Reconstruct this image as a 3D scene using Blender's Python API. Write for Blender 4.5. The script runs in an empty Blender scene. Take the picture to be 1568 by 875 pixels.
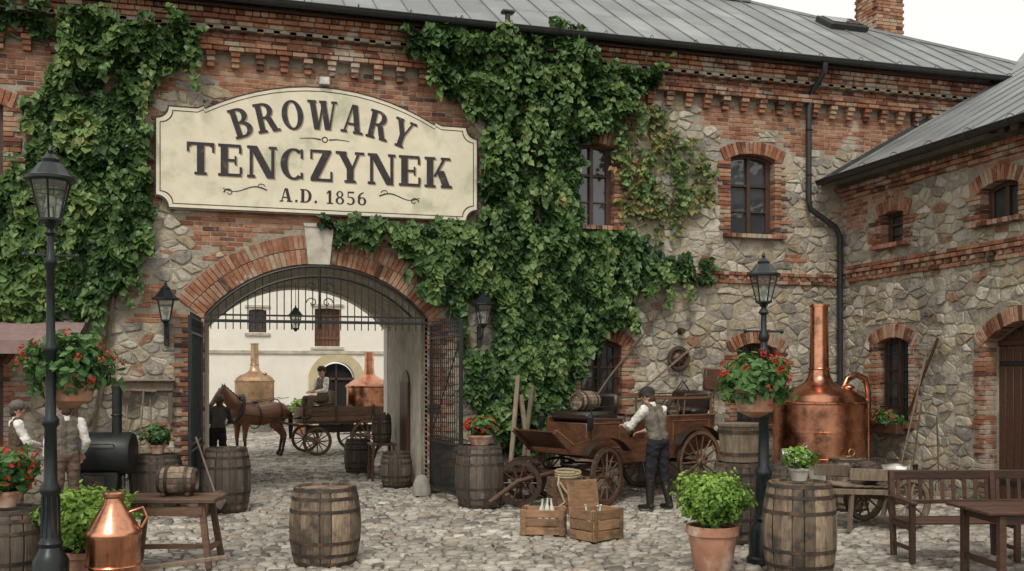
import bpy, math, random, bmesh
import numpy as np
from mathutils import Matrix, Vector, noise as mn
R=random.Random(7)
rad=math.radians
scene=bpy.context.scene
# ------------------------------------------------------------------ materials
def new_mat(name):
    m=bpy.data.materials.new(name); m.use_nodes=True
    nt=m.node_tree; b=nt.nodes['Principled BSDF']
    return m,nt,b
class NT:
    def __init__(s,nt): s.nt=nt
    def n(s,t,**k):
        x=s.nt.nodes.new(t)
        for a,v in k.items(): setattr(x,a,v)
        return x
    def l(s,a,b): s.nt.links.new(a,b)
    def put(s,sock,v):
        if hasattr(v,'links') : s.l(v,sock)
        else: sock.default_value=v
    def math(s,op,a,b=0.0,clamp=False):
        x=s.n('ShaderNodeMath',operation=op,use_clamp=clamp); s.put(x.inputs[0],a); s.put(x.inputs[1],b); return x.outputs[0]
    def vscale(s,v,f):
        x=s.n('ShaderNodeVectorMath',operation='SCALE'); s.put(x.inputs[0],v); s.put(x.inputs['Scale'],f); return x.outputs[0]
    def mix(s,f,a,b,blend='MIX'):
        x=s.n('ShaderNodeMix',data_type='RGBA',blend_type=blend)
        s.put(x.inputs[0],f); s.put(x.inputs[6],a if hasattr(a,'links') else (*a,1)[:4]); s.put(x.inputs[7],b if hasattr(b,'links') else (*b,1)[:4]); return x.outputs[2]
    def noise(s,vec,scale,detail=3,rough=.55,out='Fac'):
        x=s.n('ShaderNodeTexNoise'); s.l(vec,x.inputs['Vector']); x.inputs['Scale'].default_value=scale; x.inputs['Detail'].default_value=detail; x.inputs['Roughness'].default_value=rough
        return x.outputs[out]
    def ramp(s,f,stops,interp='LINEAR'):
        x=s.n('ShaderNodeValToRGB'); s.l(f,x.inputs[0]); e=x.color_ramp.elements; x.color_ramp.interpolation=interp
        while len(e)<len(stops): e.new(.5)
        for i,(p,c) in enumerate(stops):
            e[i].position=p; e[i].color=(c,c,c,1) if isinstance(c,(int,float)) else (*c,1)
        return x.outputs[0]
    def smooth(s,f,a,b):
        x=s.n('ShaderNodeMapRange',interpolation_type='SMOOTHSTEP'); s.put(x.inputs[0],f); x.inputs[1].default_value=a; x.inputs[2].default_value=b; return x.outputs[0]
    def madd(s,a,m,c):
        x=s.n('ShaderNodeMath',operation='MULTIPLY_ADD'); s.put(x.inputs[0],a); x.inputs[1].default_value=m; x.inputs[2].default_value=c; return x.outputs[0]
    def bump(s,h,strength,dist,b):
        x=s.n('ShaderNodeBump'); x.inputs['Strength'].default_value=strength; x.inputs['Distance'].default_value=dist; s.l(h,x.inputs['Height']); s.l(x.outputs[0],b.inputs['Normal']); return x
    def tint(s):
        x=s.n('ShaderNodeAttribute',attribute_name='tint'); return x.outputs['Fac']
MATS={}
def gm(name,base,rough=.7,metal=0.,var=.25,tv=.3,scale=9,bump=.25,bd=.01,col2=None,c2lo=.5,c2hi=.7,stretch=(1,1,1),spec=.5,c2scale=3):
    m,nt,b=new_mat(name); N=NT(nt)
    tc=N.n('ShaderNodeTexCoord'); mp=N.n('ShaderNodeMapping'); N.l(tc.outputs['Object'],mp.inputs[0]); mp.inputs['Scale'].default_value=stretch
    v=mp.outputs[0]
    nz=N.noise(v,scale,4,.6)
    f=N.madd(N.ramp(nz,[(.28,0),(.72,1)]),2*var,1-var)
    g=N.madd(N.tint(),2*tv,1-tv)
    c=N.n('ShaderNodeRGB'); c.outputs[0].default_value=(*base,1); col=c.outputs[0]
    if col2: col=N.mix(N.smooth(N.noise(tc.outputs['Object'],c2scale,4,.65),c2lo,c2hi),col,col2)
    col=N.vscale(col,N.math('MULTIPLY',f,g))
    N.l(col,b.inputs['Base Color']); b.inputs['Roughness'].default_value=rough; b.inputs['Metallic'].default_value=metal
    b.inputs['Specular IOR Level'].default_value=spec
    if metal>.5 or rough<.5: N.l(N.madd(nz,.3,rough-.15),b.inputs['Roughness'])
    if bump: N.bump(nz,bump,bd,b)
    MATS[name]=m; return m
# masonry materials share one weathering field in world space
def masonry(name,stops,interp,fscale,fvar,bd,plast=.8,rough=.92,smear=.55):
    m,nt,b=new_mat(name); N=NT(nt)
    g=N.n('ShaderNodeNewGeometry'); P=g.outputs['Position']; s=N.n('ShaderNodeSeparateXYZ'); N.l(P,s.inputs[0])
    fine=N.noise(P,fscale,5,.68)
    if len(stops)>1: col=N.ramp(N.tint(),stops,interp)
    else: col=N.mix(N.noise(P,2.2,3,.6),stops[0][1],tuple(c*.6 for c in stops[0][1]))
    col=N.vscale(col,N.madd(fine,2*fvar,1-fvar))
    med=N.noise(P,4.2,4,.7)
    # lime/mortar smear over the faces and dark blotches
    col=N.mix(N.math('MULTIPLY',N.smooth(med,.50,.66),smear),col,N.mix(fine,(.33,.285,.22),(.50,.45,.36)))
    col=N.mix(N.math('MULTIPLY',N.smooth(med,.44,.28),.65),col,N.vscale(col,.36))
    pn=N.noise(P,1.15,6,.66)
    pz=N.smooth(pn,.575,.635)
    col=N.mix(N.math('MULTIPLY',pz,plast),col,N.mix(fine,(.36,.315,.25),(.60,.55,.455)))
    mp=N.n('ShaderNodeMapping'); N.l(P,mp.inputs[0]); mp.inputs['Scale'].default_value=(1.5,1.5,.22)
    st=N.smooth(N.noise(mp.outputs[0],1.1,4,.65),.48,.72)
    col=N.mix(N.math('MULTIPLY',st,.5),col,N.vscale(col,.38))
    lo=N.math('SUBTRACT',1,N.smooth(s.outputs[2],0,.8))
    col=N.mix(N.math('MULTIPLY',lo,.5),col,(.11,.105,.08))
    N.l(col,b.inputs['Base Color']); b.inputs['Roughness'].default_value=rough; b.inputs['Specular IOR Level'].default_value=.2
    N.bump(fine,1.0,bd,b); MATS[name]=m
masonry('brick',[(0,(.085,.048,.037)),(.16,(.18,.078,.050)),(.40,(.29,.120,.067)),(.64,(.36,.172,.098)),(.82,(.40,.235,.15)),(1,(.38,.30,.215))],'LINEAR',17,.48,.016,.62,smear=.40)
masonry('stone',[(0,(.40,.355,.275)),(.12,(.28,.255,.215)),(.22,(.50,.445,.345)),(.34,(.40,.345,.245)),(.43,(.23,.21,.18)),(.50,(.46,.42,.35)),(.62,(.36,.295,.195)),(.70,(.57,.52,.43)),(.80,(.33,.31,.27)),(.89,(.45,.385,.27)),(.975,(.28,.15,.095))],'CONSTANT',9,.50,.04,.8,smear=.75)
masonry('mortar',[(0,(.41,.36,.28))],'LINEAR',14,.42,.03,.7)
gm('plaster',(.50,.46,.38),.9,var=.25,tv=.05,scale=5,bump=.3,col2=(.27,.235,.18),c2lo=.48,c2hi=.72,c2scale=1.4)
gm('whitewash',(.80,.76,.67),.9,var=.06,tv=.03,scale=2,bump=.15,col2=(.62,.57,.49),c2lo=.55,c2hi=.8,c2scale=1)
gm('ochre_plaster',(.52,.44,.27),.9,var=.12,scale=4)
gm('roof_metal',(.185,.193,.193),.48,metal=.2,var=.14,tv=.16,scale=1.2,bump=.12,bd=.02,col2=(.27,.277,.27),c2lo=.42,c2hi=.7,c2scale=.8)
gm('lead_pipe',(.045,.047,.048),.45,metal=.4,var=.2)
gm('iron',(.018,.02,.02),.45,metal=.3,var=.3,bump=.2,bd=.004)
gm('iron_green',(.014,.020,.021),.36,metal=.2,var=.3,scale=20,bump=.15,bd=.003)
gm('rusty_iron',(.055,.045,.038),.7,metal=.4,var=.4,col2=(.12,.06,.03),c2lo=.45,c2hi=.75,c2scale=9)
gm('barrel_oak',(.195,.142,.094),.75,var=.45,tv=.5,scale=6,bump=.5,bd=.006,stretch=(5,5,.8),col2=(.070,.053,.041),c2lo=.46,c2hi=.66,c2scale=4)
gm('barrel_dark',(.085,.066,.050),.75,var=.38,tv=.45,scale=6,bump=.5,bd=.006,stretch=(5,5,.8),col2=(.17,.14,.105),c2lo=.55,c2hi=.75,c2scale=5)
gm('wood_dark',(.065,.030,.018),.5,var=.4,tv=.35,scale=5,bump=.3,bd=.004,stretch=(1,6,6),spec=.5)
gm('wood_brown',(.125,.070,.040),.6,var=.4,tv=.35,scale=5,bump=.35,bd=.004,stretch=(1.5,6,6))
gm('wood_grey',(.19,.145,.10),.85,var=.35,tv=.35,scale=7,bump=.5,bd=.006,stretch=(3,3,1))
gm('carriage_wood',(.115,.050,.025),.40,var=.45,tv=.3,scale=4,bump=.3,bd=.004,stretch=(1,5,5),col2=(.045,.023,.015),c2lo=.45,c2hi=.7,c2scale=2)
gm('crate_pine',(.27,.155,.08),.75,var=.35,tv=.45,scale=6,bump=.3,bd=.004,stretch=(1,5,5),col2=(.12,.07,.04),c2lo=.48,c2hi=.72)
gm('leather',(.03,.020,.015),.45,var=.3,bump=.3,bd=.005)
gm('copper',(.68,.315,.19),.27,metal=1,var=.25,tv=.12,scale=3.5,bump=.12,bd=.012,col2=(.22,.105,.07),c2lo=.45,c2hi=.70,c2scale=2.6)
gm('brass_old',(.52,.36,.22),.40,metal=.9,var=.25,scale=3,col2=(.3,.16,.1),c2lo=.42,c2hi=.66)
gm('terracotta',(.40,.20,.125),.85,var=.25,scale=6,bump=.3,bd=.005,col2=(.48,.36,.28),c2lo=.46,c2hi=.68)
gm('stone_grey',(.30,.28,.24),.9,var=.3,scale=7,bump=.6,bd=.02)
gm('sign_board',(.72,.65,.49),.7,var=.10,tv=0,scale=3,bump=.1,bd=.004,col2=(.47,.46,.32),c2lo=.50,c2hi=.72,c2scale=1.3)
gm('sign_ink',(.028,.022,.024),.7,var=.4,tv=0,scale=6,bump=0,col2=(.11,.09,.075),c2lo=.58,c2hi=.78,c2scale=6)
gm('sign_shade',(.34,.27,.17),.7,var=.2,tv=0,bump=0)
gm('dirt',(.095,.082,.065),.95,var=.3,scale=3,bump=.5)
gm('glass_jar',(.5,.5,.42),.15,var=.1,bump=0)
gm('rope',(.42,.33,.2),.9,var=.3,scale=30,bump=.5)
gm('shutter',(.13,.06,.035),.7,var=.2,tv=.2)
gm('awning',(.24,.16,.15),.9,var=.2)
gm('white_paint',(.6,.57,.5),.7,var=.1)
gm('earth',(.05,.035,.025),.95)
gm('tin',(.40,.38,.33),.4,metal=.8,var=.35)
gm('dark_room',(.01,.01,.01),.9,var=0,tv=0,bump=0)
for nme,c in dict(shirt_white=(.70,.67,.61),vest_grey=(.145,.125,.10),vest_brown=(.11,.075,.05),trousers_dark=(.024,.023,.026),trousers_brown=(.12,.085,.06),cap_dark=(.04,.036,.034),cap_grey=(.13,.115,.10),apron=(.10,.09,.08),coat_dark=(.07,.06,.052),strap=(.05,.03,.02)).items():
    gm(nme,c,.9,var=.30,tv=0,scale=7,bump=.9,bd=.03,spec=.2)
gm('boots',(.018,.014,.012),.4,var=.3,tv=0)
gm('skin',(.52,.29,.20),.55,var=.08,tv=0,bump=.05)
gm('hair',(.05,.032,.02),.7,var=.4,tv=0,scale=40,bump=.6)
gm('eye',(.02,.015,.012),.2,var=0,tv=0,bump=0)
gm('lips',(.36,.14,.11),.5,var=0,tv=0,bump=0)
gm('horse_coat',(.16,.062,.028),.5,var=.25,tv=0,scale=2.5,bump=.1)
gm('horse_black',(.018,.012,.01),.6,var=.3,tv=0,scale=30,bump=.5)
def leafmat(name,stops,rough=.5,tr=.22,nv=.35):
    m,nt,b=new_mat(name); N=NT(nt)
    g=N.n('ShaderNodeNewGeometry')
    nz=N.noise(g.outputs['Position'],1.5,2)
    f=N.math('ADD',N.math('MULTIPLY',N.tint(),1-nv),N.math('MULTIPLY',N.ramp(nz,[(.35,0),(.65,1)]),nv))
    col=N.ramp(f,stops)
    N.l(col,b.inputs['Base Color']); b.inputs['Roughness'].default_value=rough; b.inputs['Specular IOR Level'].default_value=.4
    t=N.n('ShaderNodeBsdfTranslucent'); N.l(N.vscale(col,1.3),t.inputs[0])
    mx=N.n('ShaderNodeMixShader'); mx.inputs[0].default_value=tr; N.l(b.outputs[0],mx.inputs[1]); N.l(t.outputs[0],mx.inputs[2])
    N.l(mx.outputs[0],nt.nodes['Material Output'].inputs[0]); MATS[name]=m
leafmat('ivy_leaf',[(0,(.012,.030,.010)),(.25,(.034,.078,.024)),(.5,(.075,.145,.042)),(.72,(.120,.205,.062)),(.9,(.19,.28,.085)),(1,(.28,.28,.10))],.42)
leafmat('ivy_autumn',[(0,(.06,.11,.03)),(.4,(.14,.18,.05)),(.75,(.27,.24,.08)),(1,(.34,.13,.05))])
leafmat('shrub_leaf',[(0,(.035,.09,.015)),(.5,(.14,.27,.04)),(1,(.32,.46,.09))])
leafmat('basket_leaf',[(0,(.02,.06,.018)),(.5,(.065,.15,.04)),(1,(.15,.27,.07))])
leafmat('dead_leaf',[(0,(.08,.06,.03)),(.4,(.20,.13,.05)),(.7,(.12,.14,.05)),(1,(.28,.22,.09))])
leafmat('flower_red',[(0,(.45,.012,.012)),(.6,(.68,.03,.025)),(1,(.78,.10,.06))],tr=.3)
leafmat('flower_pink',[(0,(.6,.25,.22)),(1,(.8,.5,.42))],tr=.3)
leafmat('flower_white',[(0,(.6,.6,.5)),(1,(.8,.8,.75))],tr=.3)
m,nt,b=new_mat('cobble'); N=NT(nt); g=N.n('ShaderNodeNewGeometry'); P=g.outputs['Position']
base=N.ramp(N.tint(),[(0,(.12,.105,.088)),(.25,(.22,.195,.162)),(.5,(.31,.28,.235)),(.75,(.38,.35,.298)),(.93,(.46,.425,.365)),(1,(.31,.245,.18))])
nz=N.noise(P,28,4,.65); big=N.noise(P,.55,4,.65)
N.l(N.vscale(base,N.math('MULTIPLY',N.madd(nz,.9,.55),N.madd(big,1.5,.27))),b.inputs['Base Color'])
N.l(N.madd(big,.5,.38),b.inputs['Roughness']); b.inputs['Specular IOR Level'].default_value=.4
N.bump(nz,.6,.014,b); MATS['cobble']=m
m,nt,b=new_mat('lantern_glass'); N=NT(nt)
t=N.n('ShaderNodeBsdfTransparent'); t.inputs[0].default_value=(.9,.95,.93,1)
gl=N.n('ShaderNodeBsdfGlossy'); gl.inputs['Roughness'].default_value=.12
mx=N.n('ShaderNodeMixShader'); mx.inputs[0].default_value=.32; N.l(t.outputs[0],mx.inputs[1]); N.l(gl.outputs[0],mx.inputs[2])
N.l(mx.outputs[0],nt.nodes['Material Output'].inputs[0]); MATS['lantern_glass']=m
m,nt,b=new_mat('window_glass'); N=NT(nt); b.inputs['Base Color'].default_value=(.045,.05,.052,1); b.inputs['Roughness'].default_value=.07; b.inputs['Specular IOR Level'].default_value=1.0
g=N.n('ShaderNodeNewGeometry'); N.bump(N.noise(g.outputs['Position'],2.5,2),.35,.03,b); MATS['window_glass']=m
# ------------------------------------------------------------------ mesh builder
class MB:
    def __init__(s,name): s.name=name; s.v=[];s.f=[];s.mi=[];s.t=[];s.sm=[];s.mats=[];s.M=None
    def mid(s,m):
        if m not in s.mats: s.mats.append(m)
        return s.mats.index(m)
    def add(s,vs,fs,m,tint=None,smooth=False):
        o=len(s.v); M=s.M
        if M is not None: vs=[M@Vector(v) for v in vs]
        s.v.extend(tuple(v) for v in vs); k=s.mid(m)
        if tint is None: tint=R.random()
        for i,f in enumerate(fs):
            s.f.append([a+o for a in f]); s.mi.append(k); s.t.append(tint[i] if isinstance(tint,list) else tint); s.sm.append(smooth)
    def box(s,c,size,m,rot=None,tint=None,b=0.0):
        hx,hy,hz=[q/2 for q in size]
        if b<=0:
            vs=[(x*hx,y*hy,z*hz) for x in(-1,1) for y in(-1,1) for z in(-1,1)]
            fs=[(0,1,3,2),(4,6,7,5),(0,4,5,1),(2,3,7,6),(0,2,6,4),(1,5,7,3)]
        else:
            b=min(b,hx*.8,hy*.8,hz*.8); vs=[];ix={}
            for x in(-1,1):
                for y in(-1,1):
                    for z in(-1,1):
                        for a in range(3):
                            p=[x*(hx-b),y*(hy-b),z*(hz-b)]; p[a]=(x,y,z)[a]*(hx,hy,hz)[a]; ix[(x,y,z,a)]=len(vs); vs.append(tuple(p))
            fs=[]
            for a in range(3):
                o1,o2=[q for q in range(3) if q!=a]
                for sg in(-1,1):
                    def key(u,w):
                        k=[0,0,0];k[a]=sg;k[o1]=u;k[o2]=w;return ix[(*k,a)]
                    fs.append((key(-1,-1),key(1,-1),key(1,1),key(-1,1)))
                for u in(-1,1):
                    for w in(-1,1):
                        def ky(e,ax):
                            k=[0,0,0];k[a]=e;k[o1]=u;k[o2]=w;return ix[(*k,ax)]
                        fs.append((ky(-1,o1),ky(1,o1),ky(1,o2),ky(-1,o2)))
            for x in(-1,1):
                for y in(-1,1):
                    for z in(-1,1): fs.append((ix[(x,y,z,0)],ix[(x,y,z,1)],ix[(x,y,z,2)]))
        if rot is None and s.M is None: s.add([(v[0]+c[0],v[1]+c[1],v[2]+c[2]) for v in vs],fs,m,tint); return
        T=Matrix.Translation(c)
        if rot is not None: T=T@(rot if isinstance(rot,Matrix) else (Matrix.Rotation(rot[2],4,'Z')@Matrix.Rotation(rot[1],4,'Y')@Matrix.Rotation(rot[0],4,'X')))
        s.add([T@Vector(v) for v in vs],fs,m,tint)
    def beam(s,p0,p1,w,h,m,tint=None,b=.004,up=(0,0,1)):
        p0,p1=Vector(p0),Vector(p1); d=p1-p0; L=d.length; x=d.normalized(); u=Vector(up)
        if abs(x.dot(u))>.98: u=Vector((0,1,0))
        y=u.cross(x).normalized(); z=x.cross(y)
        M=Matrix((x,y,z)).transposed().to_4x4()
        s.box((p0+p1)/2,(L,w,h),m,rot=M,tint=tint,b=b)
    def lathe(s,prof,m,n=24,c=(0,0,0),tint=None,smooth=True,M=None,a0=0,a1=2*math.pi,caps=True):
        full=abs(a1-a0-2*math.pi)<1e-6; k=n if full else n+1
        vs=[];fs=[]
        for r,z in prof:
            for i in range(k):
                a=a0+(a1-a0)*i/n; vs.append(Vector((r*math.cos(a),r*math.sin(a),z)))
        for j in range(len(prof)-1):
            for i in range(n):
                i2=(i+1)%k; fs.append((j*k+i,j*k+i2,(j+1)*k+i2,(j+1)*k+i))
        if full and caps:
            if prof[0][0]>1e-4: fs.append(tuple(range(k))[::-1])
            if prof[-1][0]>1e-4: fs.append(tuple((len(prof)-1)*k+i for i in range(k)))
        T=Matrix.Translation(c)
        if M is not None: T=T@M
        s.add([T@v for v in vs],fs,m,tint,smooth)
    def cyl(s,p0,p1,r0,r1,m,n=12,tint=None,smooth=True):
        p0,p1=Vector(p0),Vector(p1); d=p1-p0
        q=Vector((0,0,1)).rotation_difference(d.normalized()).to_matrix().to_4x4()
        s.lathe([(r0,0),(r1,d.length)],m,n,c=p0,tint=tint,smooth=smooth,M=q)
    def tube(s,pts,r,m,n=8,tint=None,taper=None):
        pts=[Vector(p) for p in pts]; vs=[];fs=[]; K=len(pts)
        prev=None
        for j,p in enumerate(pts):
            d=(pts[min(j+1,K-1)]-pts[max(j-1,0)]).normalized()
            if prev is None:
                u=Vector((0,0,1)) if abs(d.z)<.9 else Vector((1,0,0)); a=d.cross(u).normalized()
            else: a=(prev-d*prev.dot(d)).normalized()
            prev=a; bb=d.cross(a); rr=r if taper is None else r*(1-(1-taper)*j/(K-1))
            for i in range(n):
                t=2*math.pi*i/n; vs.append(p+a*math.cos(t)*rr+bb*math.sin(t)*rr)
        for j in range(K-1):
            for i in range(n): fs.append((j*n+i,j*n+(i+1)%n,(j+1)*n+(i+1)%n,(j+1)*n+i))
        fs.append(tuple(range(n))[::-1]); fs.append(tuple((K-1)*n+i for i in range(n)))
        s.add(vs,fs,m,tint,True)
    def ring(s,c,Rr,r,m,M=None,n=28,k=6,tint=None):
        vs=[];fs=[]
        for i in range(n):
            a=2*math.pi*i/n
            for j in range(k):
                q=2*math.pi*j/k; vs.append(Vector(((Rr+r*math.cos(q))*math.cos(a),(Rr+r*math.cos(q))*math.sin(a),r*math.sin(q))))
        for i in range(n):
            for j in range(k): fs.append((i*k+j,((i+1)%n)*k+j,((i+1)%n)*k+(j+1)%k,i*k+(j+1)%k))
        T=Matrix.Translation(c)
        if M is not None: T=T@M
        s.add([T@v for v in vs],fs,m,tint,True)
    def sphere(s,c,r,m,n=12,sc=(1,1,1),tint=None):
        K=n//2+2
        prof=[(max(.0001,r*math.sin(math.pi*i/K)),-r*math.cos(math.pi*i/K)) for i in range(K+1)]
        s.lathe(prof,m,n,c=c,tint=tint,M=Matrix.Diagonal((*sc,1)))
    def prism(s,poly,y0,y1,m,tint=None):
        n=len(poly); vs=[(x,y0,z) for x,z in poly]+[(x,y1,z) for x,z in poly]
        fs=[tuple(range(n)),tuple(range(n,2*n))[::-1]]+[(i,(i+1)%n,n+(i+1)%n,n+i) for i in range(n)]
        s.add(vs,fs,m,tint)
    def done(s,loc=(0,0,0),rz=0,parent=None,scale=1,recalc=True,rot=None,sharp=38):
        me=bpy.data.meshes.new(s.name); me.from_pydata(s.v,[],s.f)
        for mm in s.mats: me.materials.append(MATS[mm])
        me.polygons.foreach_set('material_index',s.mi); me.polygons.foreach_set('use_smooth',s.sm)
        at=me.attributes.new('tint','FLOAT','FACE'); at.data.foreach_set('value',s.t)
        if recalc:
            bm=bmesh.new(); bm.from_mesh(me); bmesh.ops.recalc_face_normals(bm,faces=bm.faces); bm.to_mesh(me); bm.free()
        me.update()
        if any(s.sm): me.set_sharp_from_angle(angle=rad(sharp))
        o=bpy.data.objects.new(s.name,me); scene.collection.objects.link(o)
        o.location=loc; o.rotation_euler=rot if rot else (0,0,rz); o.scale=(scale,)*3
        if parent: o.parent=parent
        return o
def empty(name,loc=(0,0,0),rz=0):
    e=bpy.data.objects.new(name,None); scene.collection.objects.link(e); e.location=loc; e.rotation_euler=(0,0,rz); return e
RX90=Matrix.Rotation(math.pi/2,4,'X'); RY90=Matrix.Rotation(math.pi/2,4,'Y')
def jit(a): return R.uniform(-a,a)
# ------------------------------------------------------------------ building
bld=empty('brick_brewery_building')
AR=2.46; ASP=3.14; ACZ=ASP+.89-AR; AW=1.9
def arch_poly(x0,x1,z0,zs,rise,n=14):
    w=(x1-x0)/2; Rr=(w*w+rise*rise)/(2*rise); cx=(x0+x1)/2; cz=zs+rise-Rr; a=math.asin(min(1,w/Rr))
    pts=[(x0,z0),(x1,z0)]
    for i in range(n+1):
        t=a-2*a*i/n; pts.append((cx+Rr*math.sin(t),cz+Rr*math.cos(t)))
    return pts
def slab_with_holes(name,mat,poly,y0,y1,holes,M=None,parent=bld):
    a=MB(name); a.prism(poly,y0,y1,mat,.5); ob=a.done(parent=None)
    c=MB('cut')
    for h in holes: c.prism(h,y0-.2,y1+.2,mat,.5)
    co=c.done()
    md=ob.modifiers.new('b','BOOLEAN'); md.operation='DIFFERENCE'; md.solver='EXACT'; md.object=co
    dg=bpy.context.evaluated_depsgraph_get(); me=bpy.data.meshes.new_from_object(ob.evaluated_get(dg)); ob.modifiers.clear(); ob.data=me
    bpy.data.objects.remove(co)
    if M is not None: me.transform(M)
    ob.parent=parent; return ob
WIN=[(4.68,5.5,4.9,6.40,.07),(7.94,8.93,4.87,6.38,.10),(4.82,5.65,1.45,2.65,.12),(8.08,8.98,1.12,2.62,.12),(-6.1,-4.95,5.1,6.4,.08)]
WINR=[(1.26,1.92,4.57,5.14,.05),(3.83,4.65,4.62,5.16,.10),(1.14,2.06,1.2,2.7,.12)]
slab_with_holes('front_wall','mortar',[(-12,-.3),(18,-.3),(18,8.25),(-12,8.25)],0,.6,[arch_poly(-AW,AW,-.1,ASP,.89,24)]+[arch_poly(*w) for w in WIN]+[arch_poly(-6.4,-4.95,-.1,2.3,.2)])
WM=Matrix.Translation((10.48,0,0))@Matrix.Rotation(-math.pi/2,4,'Z')   # local x = -Y world
slab_with_holes('wing_wall','mortar',[(0.003,-.3),(15,-.3),(15,6.0),(.003,6.0)],0,.6,[arch_poly(*w) for w in WINR]+[arch_poly(3.94,5.7,-.1,2.65,.32)],WM)
def window(x0,x1,z0,zs,rise,M=None,nx=2,nz=2,frame='wood_dark',bars=False):
    w=MB('window'); w.M=M
    D=.15; P=arch_poly(x0,x1,z0,zs,rise,10); cx=(x0+x1)/2; cz=(z0+zs)/2
    Q=[(cx+(x-cx)*(1-.11/(x1-x0)),cz+(z-cz)*(1-.11/(zs-z0))) for x,z in P]
    n=len(P)
    vs=[(x,D,z) for x,z in P]+[(x,D,z) for x,z in Q]+[(x,D+.07,z) for x,z in Q]
    fs=[(i,(i+1)%n,n+(i+1)%n,n+i) for i in range(n)]+[(n+i,n+(i+1)%n,2*n+(i+1)%n,2*n+i) for i in range(n)]
    w.add(vs,fs,frame,.7)
    w.add([(x,D+.06,z) for x,z in P],[tuple(range(n))],'window_glass',.5)
    for i in range(1,nx):
        x=x0+(x1-x0)*i/nx; w.box((x,D+.02,(z0+zs+rise)/2),(.075,.06,zs+rise-z0-.05),frame,b=.006)
    for sx in(x0+.075,x1-.075): w.box((sx,D+.03,cz),(.05,.05,zs-z0-.06),frame,b=.006)
    for j in range(1,nz):
        z=z0+(zs+rise*.5-z0)*(j/nz if nz>2 else .64); w.box((cx,D+.028,z),(x1-x0-.08,.05,.05),frame,b=.006)
    if nz==2: w.box((cx,D+.034,z0+(zs-z0)*.32),(x1-x0-.08,.035,.022),frame)
    if bars:
        k=int((x1-x0)/.13)
        for i in range(1,k):
            x=x0+(x1-x0)*i/k; w.cyl((x,.06,z0),(x,.06,zs+rise*.8),.009,.009,'iron',6)
        for z in (z0+.3,cz,zs-.2): w.box((cx,.06,z),(x1-x0,.012,.03),'iron')
    return w.done(parent=bld,recalc=False)
for i,wv in enumerate(WIN): window(*wv,bars=i in(2,3))
window(*WINR[0],WM,1,2); window(*WINR[1],WM,2,1); window(*WINR[2],WM,2,2,bars=True)
def plank_door(x0,x1,z0,zs,rise,M,y=.28,mat='wood_dark'):
    d=MB('door'); d.M=M; P=arch_poly(x0,x1,z0,zs,rise,10)
    d.add([(x,y+.03,z) for x,z in P],[tuple(range(len(P)))],mat,.3)
    w=(x1-x0)/2; Rr=(w*w+rise*rise)/(2*rise); cz=zs+rise-Rr; cx=(x0+x1)/2
    k=int((x1-x0)/.15)
    for i in range(k):
        x=x0+(x1-x0)*(i+.5)/k; top=cz+math.sqrt(max(Rr*Rr-(abs(x-cx)+.06)**2,0))-.02
        d.box((x,y,(z0+top)/2),((x1-x0)/k-.01,.05,top-z0),mat,b=.008)
    for z in (z0+.35,zs-.35): d.box((cx,y-.035,z),(x1-x0-.1,.02,.07),'iron',b=.004)
    d.box((cx,y-.03,(z0+zs)/2),(.08,.03,zs-z0),mat,b=.008); d.box((cx,y-.03,zs-.02),(x1-x0-.02,.06,.09),mat,b=.01)
    d.ring((cx+.15,y-.06,1.05),.05,.008,'iron',RX90,14)
    return d.done(parent=bld)
plank_door(3.94,5.7,0,2.65,.32,WM); plank_door(-6.4,-4.95,0,2.3,.2,None)
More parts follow.
